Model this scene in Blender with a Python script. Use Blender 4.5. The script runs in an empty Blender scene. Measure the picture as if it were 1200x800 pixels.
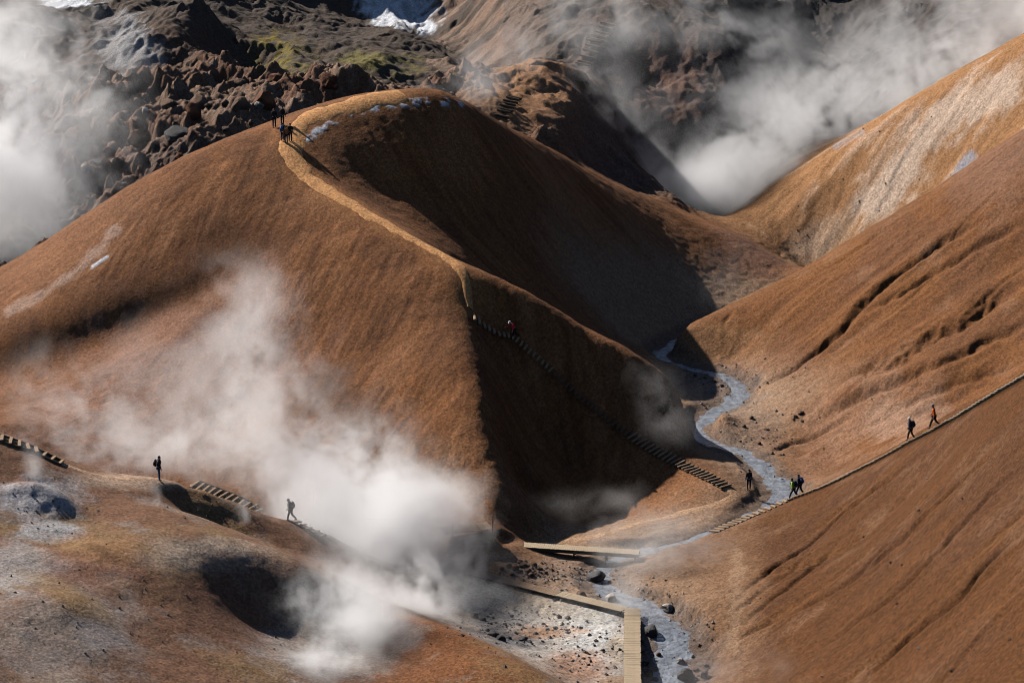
import bpy, bmesh, math, random
import numpy as np
from mathutils import Vector, Matrix, Quaternion

random.seed(7)
RNG = np.random.default_rng(7)
R = math.radians
sc = bpy.context.scene
col = sc.collection

# ------------------------------------------------------------------ camera, sky, sun, exposure
F = 2930.0                      # focal length in photo pixels (photo 1200 x 800)
PITCH = R(14.0)
CAMZ = 62.0
cam_d = bpy.data.cameras.new('camera')
cam_d.sensor_width = 36.0
cam_d.lens = 36.0 * F / 1200.0
cam_d.clip_start = 0.5
cam_d.clip_end = 5000
cam = bpy.data.objects.new('camera', cam_d)
col.objects.link(cam)
cam.location = (0, 0, CAMZ)
cam.rotation_euler = (math.pi / 2 - PITCH, 0, 0)
sc.camera = cam

SUN_EL = R(36.5)
SUN_AZ = R(41.0)                # turned from straight left (-X) towards the far side (+Y)
sun_dir = Vector((-math.cos(SUN_EL) * math.cos(SUN_AZ), math.cos(SUN_EL) * math.sin(SUN_AZ), math.sin(SUN_EL)))
world = bpy.data.worlds.new('World')
sc.world = world
world.use_nodes = True
wn = world.node_tree.nodes
sky = wn.new('ShaderNodeTexSky')
sky.sky_type = 'NISHITA'
sky.sun_disc = False
sky.altitude = 1200
sky.air_density = 0.8
sky.dust_density = 0.2
sky.sun_elevation = SUN_EL
sky.sun_rotation = math.atan2(sun_dir.x, sun_dir.y)
world.node_tree.links.new(sky.outputs[0], wn['Background'].inputs[0])
wn['Background'].inputs[1].default_value = 0.05
sun_d = bpy.data.lights.new('sun', 'SUN')
sun_d.energy = 5.0
sun_d.angle = R(0.5)
sun_d.color = (1.0, 0.955, 0.90)
sun = bpy.data.objects.new('sun', sun_d)
col.objects.link(sun)
sun.rotation_euler = sun_dir.to_track_quat('Z', 'Y').to_euler()

sc.view_settings.view_transform = 'Standard'
sc.view_settings.look = 'None'
sc.view_settings.gamma = 1.0
sc.view_settings.exposure = 0.6
sc.render.engine = 'CYCLES'
cy = sc.cycles
cy.use_denoising = True
cy.denoising_prefilter = 'ACCURATE'
cy.filter_width = 1.0
cy.max_bounces = 8
cy.diffuse_bounces = 0
cy.glossy_bounces = 2
cy.transmission_bounces = 2
cy.transparent_max_bounces = 96
cy.volume_bounces = 7
cy.use_adaptive_sampling = True
cy.adaptive_threshold = 0.03

# ------------------------------------------------------------------ helpers
SP, CP = math.sin(PITCH), math.cos(PITCH)

def P(px, py, d):
    """photo pixel + depth along the optical axis -> world point"""
    a = (px - 600.0) / F
    b = (py - 400.0) / F
    return np.array((a * d, d * (CP - b * SP), CAMZ - d * (SP + b * CP)))

def _hash(ix, iy, iz, seed):
    h = (ix.astype(np.int64) * 374761393 + iy.astype(np.int64) * 668265263 + iz.astype(np.int64) * 2147483647 + seed * 1274126177) & 0xffffffff
    h = ((h ^ (h >> 13)) * 1274126177) & 0xffffffff
    h = ((h ^ (h >> 16)) * 2246822519) & 0xffffffff
    return ((h ^ (h >> 15)) & 0xffffff).astype(np.float32) / float(0xffffff)

def vnoise2(x, y, seed=0):
    xi = np.floor(x); yi = np.floor(y)
    fx = (x - xi).astype(np.float32); fy = (y - yi).astype(np.float32)
    fx = fx * fx * fx * (fx * (fx * 6 - 15) + 10); fy = fy * fy * fy * (fy * (fy * 6 - 15) + 10)
    xi = xi.astype(np.int64); yi = yi.astype(np.int64); z = np.zeros_like(xi)
    a = _hash(xi, yi, z, seed); b = _hash(xi + 1, yi, z, seed)
    c = _hash(xi, yi + 1, z, seed); d = _hash(xi + 1, yi + 1, z, seed)
    return a + (b - a) * fx + (c - a) * fy + (a - b - c + d) * fx * fy

def fbm2(x, y, octv=4, seed=0, gain=0.5, ridged=False):
    s = 0; amp = 1; tot = 0
    for o in range(octv):
        c, sn = math.cos(0.6 * o), math.sin(0.6 * o)
        n = vnoise2((x * c - y * sn) * 2 ** o + 17.3 * o, (x * sn + y * c) * 2 ** o + 9.1 * o, seed + o * 31)
        if ridged:
            n = 1 - np.abs(2 * n - 1)
        s = s + n * amp; tot += amp; amp *= gain
    return s / tot

def vnoise3(x, y, z, seed=0):
    xi = np.floor(x); yi = np.floor(y); zi = np.floor(z)
    f = [(v - w).astype(np.float32) for v, w in ((x, xi), (y, yi), (z, zi))]
    f = [t * t * (3 - 2 * t) for t in f]
    xi = xi.astype(np.int64); yi = yi.astype(np.int64); zi = zi.astype(np.int64)
    def L(a, b, t): return a + (b - a) * t
    v = []
    for dz in (0, 1):
        r = []
        for dy in (0, 1):
            r.append(L(_hash(xi, yi + dy, zi + dz, seed), _hash(xi + 1, yi + dy, zi + dz, seed), f[0]))
        v.append(L(r[0], r[1], f[1]))
    return L(v[0], v[1], f[2])

def sstep(a, b, v):
    t = np.clip((v - a) / (b - a), 0, 1)
    return t * t * (3 - 2 * t)

# ------------------------------------------------------------------ terrain control lines: (px, py, depth)
CTRL = {
 'main_hill': [
    # skyline from far left over the summit to the right-hand foot
    [(-160,420,216),(0,325,222),(60,281,224),(150,219,226),(230,176,227),(300,152,228),(335,140,229.5),(370,126,231),(430,113,233),(480,107,235.5),(520,107,237),(543,115,241),(600,150,248),(700,205,259),(800,250,265),(860,273,265),(930,312,263)],
    # path ridge
    [(335,150,228),(338,175,225),(357,207,222),(440,254,216),(500,286,212.5),(530,303,210.5),(547,330,208.5),(551,368,206.5)],
    # front rib
    [(551,368,206),(568,420,201.5),(580,480,196.5),(588,550,191),(592,612,186.5)],
    [(572,385,207.5),(598,450,204.8),(612,520,201),(616,590,195)],
    # stair line
    [(556,372,206.2),(600,393,207.3),(650,437,207),(700,480,206.3),(740,510,205.3),(800,545,202.2),(850,571,197.5)],
    # spur crest
    [(549,315,209),(602,341,208.3),(670,386,208.3),(704,400,208.7),(754,420,209),(790,436,210),(815,450,212),(829,463,214)],
    # hollow behind the spur
    [(450,225,225.5),(500,281,219),(540,317,217),(602,366,217),(670,409,219.5),(715,425,223),(745,425,229)],
    # spur nose
    [(829,463,214),(823,480,214.4),(808,500,214.6)],
    # left face, lower hem
    [(-160,520,192),(0,500,196),(100,522,197),(200,560,195),(400,600,191),(500,618,188.5)],
    # step on the left face
    [(-60,420,210),(0,398,211),(80,378,212),(160,352,213.5),(250,318,214.5)],
    [(-60,452,208.5),(0,430,209.5),(80,405,211.2),(160,375,213),(250,332,214.3)],
    [(30,470,204),(150,430,207),(280,330,213.3),(330,420,206)],
    [(500,480,197)],[(520,560,190.8)],[(450,400,204.5)],
    # dark face foot
    [(610,600,197),(660,598,198.5),(740,588,199)],
    [(650,520,204.5)],[(720,545,203)],
 ],
 'valley_floor': [
    # stream bed from far to near
    [(930,345,254),(860,366,249),(800,395,240),(770,412,233.5),(800,428,230),(845,437,228),(868,452,225),(862,468,221.5),(835,482,218.5),(815,502,215),(830,517,211.5),(870,527,209.5),(890,542,206.5),(905,560,203),(922,578,199.5)],
    [(892,596,196),(850,613,193),(812,630,190),(770,640,188),(730,648,186.4),(700,668,182.5),(712,686,178.5),(752,703,175.3),(784,732,171.5),(790,770,167.5),(788,800,164.5),(780,860,158)],
    # flats
    [(600,634,188),(660,630,189.5),(720,632,188)],
    [(530,662,181.5),(620,690,178),(740,718,173.8)],
    [(740,760,168.5),(741,800,163.5),(742,850,158)],
    [(560,715,176),(620,740,172.5),(680,770,168),(700,800,164.2)],
    [(850,577,197.5),(880,580,198.3)],
    [(806,510,211.5),(812,522,208.3),(835,536,205.2),(870,552,202)],
    [(760,612,191.5)],
    [(900,470,219.3),(895,500,213.3)],
 ],
 'gully_left': [
    [(-160,560,186),(0,560,184),(120,600,186),(250,640,186),(400,655,184.5),(470,662,182.5)],
 ],
 'right_hillside': [
    [(778,400,232),(783,388,233.5),(830,366,237),(880,342,240),(940,314,243),(1010,275,243),(1080,230,241),(1140,190,239),(1200,150,236),(1320,80,230)],
    [(1200,300,219),(1330,240,212)],
    [(1200,400,208),(1330,360,202)],
    [(1050,350,222.5)],[(950,400,225.5)],[(1000,450,213)],[(1100,420,208)],
    [(1130,470,203.5),(1250,420,196)],
    [(960,556,204),(1020,530,200.5),(1080,505,197.5),(1140,482,194.5)],
    [(860,425,231),(800,408,232.5)],
    [(940,520,211)],
 ],
 'front_hillside': [
    [(812,640,185.5),(840,624,187.5),(880,606,191),(926,585,194.3),(960,567,193.3),(1000,547,190),(1065,512,184),(1093,498,181),(1200,436,170),(1320,375,158)],
    [(1200,800,130),(1330,800,118)],[(1200,600,149),(1330,560,138)],
    [(1000,700,162)],[(860,690,173)],[(832,790,166)],[(900,800,159)],[(1050,800,145)],[(1050,600,172)],[(950,640,179)],
    [(900,900,146),(1100,900,128)],
 ],
 'far_hillside': [
    [(835,263,285),(900,225,283),(1000,165,280),(1100,105,276),(1200,46,272),(1320,-25,266)],
    [(950,321,271),(1020,291,268),(1100,243,264),(1200,170,259),(1320,100,252)],
 ],
 'foreground_slope': [
    [(-160,470,168),(0,506,168),(75,541,169),(125,557,170.3),(186,559,171),(230,566,173),(300,594,177),(345,608,180),(400,632,182.5),(440,655,181.5)],
    [(-160,650,150),(0,640,153),(100,600,162),(160,590,164)],
    [(140,585,166),(190,592,167),(260,610,168.5)],
    [(110,640,155),(170,652,155.5),(240,642,159.5),(300,648,161.2),(350,664,162.5),(400,690,163.5)],
    [(210,600,169.5),(290,628,172.6),(380,660,173.4),(430,690,172)],
    [(250,690,156.6),(290,725,158),(330,750,157.6)],
    [(150,740,147)],[(0,800,136),(-160,820,128)],[(80,700,146)],[(200,790,143),(300,800,146.5),(380,800,150)],
    [(100,900,130),(400,900,140)],
    [(430,760,158),(400,720,163)],
 ],
 'foreground_mound': [
    [(440,735,161),(490,724,159.5),(540,742,157),(600,775,154),(650,806,151.5),(700,840,148)],
    [(480,790,152),(560,840,147)],
 ],
 'rocky_gully': [
    [(-160,380,240),(0,335,246),(70,290,251),(150,235,256),(240,190,261)],
    [(-160,260,262),(0,210,272),(100,190,268),(200,170,268),(290,150,266)],
    [(60,130,288),(150,110,292),(250,105,292),(330,128,274),(400,112,276)],
    [(-160,80,300),(0,60,300)],
    [(460,112,275),(500,115,276),(545,118,278)],
 ],
 'mountain_slope': [
    [(0,8,312),(60,45,304),(130,92,296)],
    [(80,25,335),(90,5,350),(80,-30,365)],
    [(150,88,297),(170,55,300),(200,22,305),(235,0,312)],[(268,45,316),(294,92,308)],[(118,70,310)],
    [(150,0,328),(250,0,330)],[(190,-60,340)],[(300,90,302)],
    [(330,50,320),(330,90,298)],[(400,50,325),(400,95,292)],[(460,100,296),(440,60,318)],
    [(340,0,350),(400,10,352)],[(460,40,335),(510,62,322),(545,85,310)],
    [(440,10,375),(480,20,380),(500,5,390)],
    [(545,95,312),(520,20,352),(505,-30,370)],
    [(600,100,302),(600,0,326),(600,-60,340)],[(690,100,293),(700,30,308),(700,-40,326)],
    [(575,118,268),(605,95,278),(645,84,286),(690,92,290)],[(650,140,271)],[(650,178,264.5),(705,203,272)],[(725,170,285)],
    [(780,190,294),(850,165,297),(850,60,309),(850,-30,336)],
    [(755,100,304)],[(830,262,297),(790,238,292)],
    [(950,180,310),(950,80,332),(950,-20,360)],[(1100,60,330),(1100,-60,365)],[(1250,-20,340),(1300,-120,380)],
 ],
}
# points in metres: backs of hills and the ground beyond the frame
CTRLW = {
 'valley_floor': [],
 'gully_left': [],
 'main_hill': [(-62,212,13)],
 'rocky_gully': [(-46,238,9),(-32,250,12),(-20,256,15),(-6,258,17),(4,260,17)],
 'mountain_slope': [(12,272,14.5),(14,280,12),(26,287,7)],
 'foreground_slope': [(-60,100,20),(-20,100,12),(-60,130,19),(-40,60,22),(0,60,14),(-75,165,20)],
 'front_hillside': [(40,100,22),(62,130,27),(50,60,24),(60,150,29),(50,163,20)],
 'foreground_mound': [(0,110,7),(10,130,4)],
 'right_hillside': [(75,200,34),(80,220,38)],
 'far_hillside': [(75,262,38)],
}
for x in range(-180, 181, 30):
    CTRLW['mountain_slope'] += [(x, 375, 44), (x, 420, 75), (x, 520, 110)]
for y in range(80, 360, 40):
    CTRLW.setdefault('mountain_slope', []).extend([(-130, y, 40), (-180, y, 60), (140, y, 50), (180, y, 62)])

pts, tags = [], []
REG = list(CTRL.keys())
for name, lines in CTRL.items():
    for ln in lines:
        w = [P(*q) for q in ln]
        if len(w) == 1:
            pts.append(w[0]); tags.append(REG.index(name)); continue
        for a, b in zip(w[:-1], w[1:]):
            n = max(1, int(np.linalg.norm(b - a) / 1.6))
            for k in range(n):
                pts.append(a + (b - a) * k / n); tags.append(REG.index(name))
        pts.append(w[-1]); tags.append(REG.index(name))
for name, ws in CTRLW.items():
    for w in ws:
        pts.append(np.array(w, float)); tags.append(REG.index(name))
pts = np.array(pts); tags = np.array(tags)

def rbf_fit(p, lam=0.25):
    n = len(p)
    d = np.sqrt(((p[:, None, :2] - p[None, :, :2]) ** 2).sum(-1))
    A = np.zeros((n + 3, n + 3))
    A[:n, :n] = -d + lam * np.eye(n)
    A[:n, n] = 1; A[:n, n + 1:] = p[:, :2] / 100.0
    A[n:, :n] = A[:n, n:].T
    return np.linalg.solve(A, np.concatenate([p[:, 2], np.zeros(3)]))

def rbf_eval(p, w, q):
    out = np.empty(len(q)); n = len(p)
    for i in range(0, len(q), 4000):
        qq = q[i:i + 4000]
        d = np.sqrt(np.maximum((qq ** 2).sum(1)[:, None] + (p[:, :2] ** 2).sum(1)[None] - 2 * qq @ p[:, :2].T, 0))
        out[i:i + 4000] = -d @ w[:n] + w[n] + qq @ w[n + 1:] / 100.0
    return out

GS = 0.7
cx = np.arange(-190, 190.01, GS); cyv = np.arange(50, 530, GS)
W = rbf_fit(pts)
CX, CY = np.meshgrid(cx, cyv)
ZC = rbf_eval(pts, W, np.stack([CX.ravel(), CY.ravel()], 1)).reshape(CX.shape)

def blur(a, s):
    k = int(3 * s) + 1
    g = np.exp(-0.5 * (np.arange(-k, k + 1) / s) ** 2); g /= g.sum()
    b = np.pad(a, ((k, k), (k, k)), mode='edge')
    b = sum(g[i] * b[i:i + a.shape[0], :] for i in range(2 * k + 1))
    return sum(g[i] * b[:, i:i + a.shape[1]] for i in range(2 * k + 1))
ZC = blur(ZC, 0.8)

def cubic_w(t):
    return ((-0.5 * t + 1.0) * t - 0.5) * t, (1.5 * t - 2.5) * t * t + 1, ((-1.5 * t + 2.0) * t + 0.5) * t, (0.5 * t - 0.5) * t * t

def sample_c(x, y):
    u = np.clip((x - cx[0]) / GS, 1.001, len(cx) - 3.001); v = np.clip((y - cyv[0]) / GS, 1.001, len(cyv) - 3.001)
    i = np.floor(u).astype(int); j = np.floor(v).astype(int)
    wx = cubic_w(u - i); wy = cubic_w(v - j)
    s = 0
    for b in range(4):
        r = 0
        for a in range(4):
            r = r + wx[a] * ZC[j - 1 + b, i - 1 + a]
        s = s + wy[b] * r
    return s

def axis(segs):
    out = [segs[0][0]]
    for a, b, h in segs:
        n = max(1, int(round((b - a) / h)))
        out += list(a + (b - a) * np.arange(1, n + 1) / n)
    return np.array(out)
XS = axis([(-185, -95, 3.0), (-95, -60, 0.8), (-60, 58, 0.2), (58, 95, 0.8), (95, 185, 3.0)])
YS = axis([(52, 112, 2.0), (112, 125, 0.4), (125, 262, 0.2), (262, 345, 0.33), (345, 385, 0.8), (385, 525, 4.0)])
X, Y = np.meshgrid(XS, YS)
Z = sample_c(X, Y)

def gsample(A, x, y):
    """bilinear sample of a grid array at world x, y"""
    x = np.atleast_1d(np.asarray(x, float)); y = np.atleast_1d(np.asarray(y, float))
    i = np.clip(np.searchsorted(XS, x) - 1, 0, len(XS) - 2); j = np.clip(np.searchsorted(YS, y) - 1, 0, len(YS) - 2)
    u = np.clip((x - XS[i]) / (XS[i + 1] - XS[i]), 0, 1); v = np.clip((y - YS[j]) / (YS[j + 1] - YS[j]), 0, 1)
    return (A[j, i] * (1 - u) + A[j, i + 1] * u) * (1 - v) + (A[j + 1, i] * (1 - u) + A[j + 1, i + 1] * u) * v

def hits(pxy, A=None):
    """first ground point along each photo pixel's ray"""
    A = Z if A is None else A
    pxy = np.atleast_2d(np.asarray(pxy, float))
    out = np.zeros((len(pxy), 3))
    ds = np.arange(118, 480, 0.25)
    for k, (px, py) in enumerate(pxy):
        q = P(px, py, 1.0) - np.array((0, 0, CAMZ))
        x = q[0] * ds; y = q[1] * ds; z = CAMZ + q[2] * ds
        below = z < gsample(A, x, y)
        i = int(np.argmax(below)) if below.any() else len(ds) - 1
        lo, hi = ds[max(i - 1, 0)], ds[i]
        for _ in range(12):
            m = 0.5 * (lo + hi)
            if CAMZ + q[2] * m < gsample(A, q[0] * m, q[1] * m)[0]: hi = m
            else: lo = m
        out[k] = (q[0] * hi, q[1] * hi, CAMZ + q[2] * hi)
    return out

# ------------------------------------------------------------------ terrain: relief, channels, rills
def project(x, y, z):
    yy = y * CP - (z - CAMZ) * SP
    return 600 + F * x / yy, 400 - F * (y * SP + (z - CAMZ) * CP) / yy, yy

def seg_dist(ax_, ay_, line, width=None):
    """distance to a polyline, and the value interpolated along it"""
    best = np.full(ax_.shape, 1e9); par = np.zeros(ax_.shape)
    vals = width if width is not None else list(range(len(line)))
    for k in range(len(line) - 1):
        x0, y0 = line[k][:2]; x1, y1 = line[k + 1][:2]
        dx, dy = x1 - x0, y1 - y0
        t = np.clip(((ax_ - x0) * dx + (ay_ - y0) * dy) / (dx * dx + dy * dy + 1e-9), 0, 1)
        d = np.hypot(ax_ - x0 - t * dx, ay_ - y0 - t * dy)
        m = d < best
        best[m] = d[m]; par[m] = (vals[k] + (vals[k + 1] - vals[k]) * t)[m]
    return best, par

def box_mask(line, pad):
    l = np.array(line)[:, :2]
    i0, i1 = np.searchsorted(XS, [l[:, 0].min() - pad, l[:, 0].max() + pad]); j0, j1 = np.searchsorted(YS, [l[:, 1].min() - pad, l[:, 1].max() + pad])
    return slice(j0, j1), slice(i0, i1)

def resample(line, h):
    l = np.array(line, float); s = np.concatenate([[0], np.cumsum(np.linalg.norm(np.diff(l, axis=0), axis=1))])
    q = np.linspace(0, s[-1], max(2, int(s[-1] / h) + 1))
    return np.stack([np.interp(q, s, l[:, k]) for k in range(l.shape[1])], 1)

def smooth_line(l, it=3):
    l = l.copy()
    for _ in range(it):
        l[1:-1] = 0.25 * l[:-2] + 0.5 * l[1:-1] + 0.25 * l[2:]
    return l

# region of every cell: the kind of the nearest control line
wxn = X + 2.0 * (fbm2(X / 4, Y / 4, 3, 91) - 0.5) * 2; wyn = Y + 2.0 * (fbm2(X / 4 + 40, Y / 4, 3, 92) - 0.5) * 2
RG = np.zeros(cx.shape[0] * cyv.shape[0], np.int8); qq = np.stack([CX.ravel(), CY.ravel()], 1)
for i in range(0, len(qq), 6000):
    d = ((qq[i:i + 6000, None, :] - pts[None, :, :2]) ** 2).sum(-1)
    RG[i:i + 6000] = tags[np.argmin(d, 1)]
RG = RG.reshape(CX.shape)
ii = np.clip(np.rint((wxn - cx[0]) / GS).astype(int), 0, len(cx) - 1); jj = np.clip(np.rint((wyn - cyv[0]) / GS).astype(int), 0, len(cyv) - 1)
REGION = RG[jj, ii]
def soft(*names):
    m = np.zeros(RG.shape)
    for n in names: m[RG == REG.index(n)] = 1
    m = blur(m, 3.0)
    return m[jj, ii]

PX, PY, PD = project(X, Y, Z)
ROCKY = soft('rocky_gully'); MOUNT = soft('mountain_slope'); FLOOR = soft('valley_floor', 'gully_left')
FRONT = soft('front_hillside'); FORE = soft('foreground_slope', 'foreground_mound'); FARH = soft('far_hillside'); RIGHT = soft('right_hillside'); MAIN = soft('main_hill')

# stream channel
ST = smooth_line(resample([P(*q) for q in CTRL['valley_floor'][0] + CTRL['valley_floor'][1]], 0.4), 10)
def channel(line, widths):
    global Z
    zb = np.minimum.accumulate(line[:, 2]) - 0.12
    line[:, 2] = smooth_line(np.stack([zb, zb], 1), 10)[:, 0]
    w = np.interp(np.linspace(0, 1, len(line)), np.linspace(0, 1, len(widths)), widths)
    sl = box_mask(line, 6)
    d, z0 = seg_dist(X[sl], Y[sl], line, list(line[:, 2])); _, ww = seg_dist(X[sl], Y[sl], line, list(w))
    ww = ww * (0.75 + 0.5 * fbm2(X[sl] / 1.3, Y[sl] / 1.3, 3, 61))
    k = 1 - sstep(0.0, 1.0, (d - ww * 0.5) / 1.1)
    bed = z0 - 0.2 * (1 - sstep(0, 1, d / (ww * 0.5 + 0.2)))
    Z[sl] = Z[sl] * (1 - k) + bed * k
    return w
Z = Z.copy()
sx = np.interp(np.arange(12), [0, 11], [0, 1])
PX0 = [(930,1.2),(770,1.6),(868,2.2),(815,2.0),(870,2.2),(922,2.8),(850,0.7),(770,0.8),(700,2.2),(740,3.0),(790,3.9),(780,4.4)]
keyp = [P(*q) for q in [(930,345,254),(770,412,233.5),(868,452,225),(815,502,215),(870,527,209.5),(922,578,199.5),(850,613,193),(770,640,188),(700,668,182.5),(752,703,175.3),(790,770,167.5),(780,860,158)]]
keyi = [int(np.argmin(np.linalg.norm(ST - k, axis=1))) for k in keyp]
W_ST = channel(ST, np.interp(np.arange(len(ST)), keyi, [q[1] for q in PX0]))

# ground kept low under the boardwalk and the footbridge
def at_height(px, py, z): return P(px, py, (CAMZ - z) / (SP + (py - 400) / F * CP))
BW = np.array([at_height(741,830,1.4), at_height(741,716,1.85), at_height(655,695,1.95), at_height(540,666,2.3)]); FB = hits([(605,639),(752,648)])
def corridor(line, drop, half):
    global Z
    sl = box_mask(line, 5)
    d, zl = seg_dist(X[sl], Y[sl], line, list(line[:, 2] - drop))
    k = 1 - sstep(half, half + 1.2, d)
    Z[sl] = Z[sl] * (1 - k) + np.minimum(Z[sl], zl) * k
corridor(BW, 0.3, 0.9); corridor(FB, 0.0, 0.8)
# trodden paths: the relief is quieter there
def ground_line(pxs, h=0.6):
    l = resample(hits(pxs), h)
    l = smooth_line(l, 3)
    return l
RIDGE_PX = [(440,113.5),(395,121),(362,133),(340,150),(337,168),(345,187),(362,208),(400,230),(440,253),(480,274),(510,290),(530,304),(543,325),(549,348),(551,368)]
RIDGE = smooth_line(resample([P(*q) for q in [(470,108,235),(430,114,232.5),(385,125,230.5),(352,140,228.8)] + CTRL['main_hill'][1][1:]], 0.6), 4)
STAIR_MAIN = ground_line([(556,373),(600,394),(650,437),(700,480),(740,510),(800,545),(850,571)], 0.25)
STAIR_RIGHT = ground_line([(838,624),(880,606),(926,586),(960,573),(1000,554),(1065,520),(1093,506),(1150,473),(1200,444),(1260,411)], 0.25)
FOOT_LOW = ground_line([(850,571),(868,580),(845,592),(800,600),(750,612),(700,628),(655,634),(618,638)])
PATH_LEFT = ground_line([(70,542),(110,556),(150,561),(188,562),(228,568)])
pathm = np.zeros_like(Z)
for ln, w in ((RIDGE, 1.5), (STAIR_MAIN, 0.9), (STAIR_RIGHT, 0.9), (FOOT_LOW, 1.0), (PATH_LEFT, 1.0), (BW, 1.0), (FB, 0.9)):
    sl = box_mask(ln, 5)
    d, _ = seg_dist(X[sl], Y[sl], ln[::2] if len(ln) > 8 else ln)
    pathm[sl] = np.maximum(pathm[sl], 1 - sstep(w * 0.7, w * 1.7, d))

gy, gx = np.gradient(Z, YS, XS)
gm = np.hypot(gx, gy) + 1e-6
ux, uy = gx / gm, gy / gm
def rill(cell, length, n, seed, contrast=1.0):
    s = np.zeros(X.shape, np.float32); tw = 0
    for k in range(-n, n + 1):
        t = length * k / n; w = 1 - abs(k) / (n + 1)
        s += w * vnoise2((X + ux * t) / cell, (Y + uy * t) / cell, seed); tw += w
    s /= tw
    return (s - s.mean()) / (s.std() + 1e-6) * contrast
R1 = rill(0.36, 2.2, 5, 11); R2 = rill(0.9, 4.5, 5, 12); R3 = rill(2.3, 9.0, 5, 13)
slope = np.clip((gm - 0.12) / 0.4, 0, 1)
LOWN = fbm2(X / 9, Y / 9, 4, 3) - 0.5
MIDN = fbm2(X / 2.2, Y / 2.2, 4, 4) - 0.5
FINE = fbm2(X / 0.55, Y / 0.55, 3, 5) - 0.5
RID = fbm2(X / 6.0 + 0.5 * MIDN, Y / 6.0, 4, 6, 0.42, ridged=True)
RID2 = fbm2(X / 11 + 2, Y / 11 + MIDN * 0.6, 3, 7, 0.42, ridged=True)
stepm = MAIN * (1 - sstep(25, 60, seg_dist(PX, PY, [(-60,436),(0,414),(80,392),(160,364),(270,318)])[0]))
quiet = (1 - 0.85 * pathm) * (1 - 0.75 * stepm)
dz = LOWN * 0.7 * (MAIN + RIGHT + FRONT + FARH + FORE) + MIDN * (0.16 * MAIN + 0.2 * (RIGHT + FRONT) + 0.3 * FARH + 0.22 * FORE + 0.22 * FLOOR)
dz += FINE * (0.09 - 0.03 * FORE + 0.10 * FLOOR + 0.05 * FARH)
dz += slope * (R1 * (0.012 * MAIN + 0.014 * (RIGHT + FRONT + FARH)) + R2 * (0.008 * MAIN + 0.014 * FRONT + 0.035 * RIGHT + 0.04 * FARH) + R3 * (0.012 * MAIN + 0.06 * RIGHT + 0.025 * FRONT + 0.12 * FARH))
dz -= slope * (sstep(1.1, 2.3, R2) * (0.22 * FRONT + 0.2 * RIGHT + 0.2 * FARH + 0.05 * MAIN) + sstep(1.3, 2.4, R1) * (0.07 * FRONT + 0.06 * (RIGHT + FARH) + 0.04 * MAIN))
# rough lumpy lower hem of the main hill above the steam
hem = sstep(470, 560, PY) * (1 - sstep(600, 640, PY)) * sstep(300, 420, PX) * (1 - sstep(560, 592, PX)) * MAIN
hem2 = (1 - sstep(1.0, 1.6, np.hypot((PX - 190) / 190, (PY - 480) / 110))) * MAIN
dz += (hem * 0.14 + hem2 * 0.08) * (fbm2(X / 1.5, Y / 1.5, 4, 21, 0.6) - 0.5) * 2
# rugged rock
crag = np.clip(ROCKY * 1.15, 0, 1)
dz += crag * ((RID - 0.55) * 4.4 + (RID2 - 0.5) * 5.0 + FINE * 0.75 + MIDN * 1.1)
dz += MOUNT * ((RID2 - 0.5) * 2.6 + (RID - 0.55) * 0.5 + MIDN * 0.5 + FINE * 0.15 + R3 * 0.16 + R2 * 0.06)
# water-cut gullies (photo pixels put on the slope)
GUL = [
 (0.75, 0.6, [(1165,255),(1130,270),(1100,287),(1052,322),(1015,355),(985,390),(955,415),(915,440),(880,462)]),
 (0.45, 0.5, [(1215,255),(1160,283),(1120,305),(1080,330),(1040,352),(1010,372)]),
 (0.7, 1.2, [(1220,318),(1190,336),(1160,355),(1130,380),(1095,392),(1060,418),(1010,434),(960,458)]),
 (0.5, 0.6, [(1215,372),(1150,402),(1100,425),(1040,455),(985,480),(940,505)]),
 (0.25, 0.5, [(1215,420),(1150,440),(1110,458),(1040,490),(990,512)]),
 (0.35, 0.3, [(995,495),(960,511),(925,522),(905,530)]),
 (0.6, 0.4, [(1215,610),(1175,642),(1150,668),(1125,700),(1085,727),(1050,757),(1010,795)]),
 (0.32, 0.28, [(1085,532),(1030,570),(990,600),(950,635),(900,670),(865,700)]),
 (0.25, 0.28, [(990,628),(955,660),(925,685),(885,715),(868,735)]),
 (0.32, 0.28, [(1085,595),(1045,635),(1005,675),(960,703),(920,722),(858,746)]),
 (0.35, 0.3, [(1205,540),(1150,590),(1105,640),(1060,685),(1005,728),(960,760)]),
 (0.35, 0.28, [(1180,520),(1120,570),(1070,620),(1020,665),(985,690)]),
 (0.2, 0.25, [(1200,700),(1150,745),(1110,790)]),
 (0.15, 0.25, [(960,640),(920,672),(880,700),(850,722)]),
]
for dep, wid, ln in GUL:
    w = resample(hits(ln, Z), 0.5)
    w = w + 0; jit = np.stack([fbm2(w[:, 0] / 1.2, w[:, 1] / 1.2, 2, 71) - 0.5, fbm2(w[:, 0] / 1.2 + 9, w[:, 1] / 1.2, 2, 72) - 0.5], 1)
    w[:, :2] += 0.5 * jit
    sl = box_mask(w, 5)
    tt = list(np.clip(np.minimum(np.arange(len(w)), np.arange(len(w))[::-1]) / (len(w) * 0.22), 0, 1))
    d, t = seg_dist(X[sl], Y[sl], w, tt)
    wv = wid * (0.4 + 0.9 * fbm2(X[sl] / 0.8, Y[sl] / 0.8, 3, 74))
    dz[sl] -= dep * t * (0.4 + 1.1 * fbm2(X[sl] / 0.7, Y[sl] / 0.7, 3, 73, 0.6)) * np.exp(-(d / wv) ** 2)
    dz[sl] += 0.22 * dep * t * np.exp(-((d - 2.1 * wid) / wid) ** 2)
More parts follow.
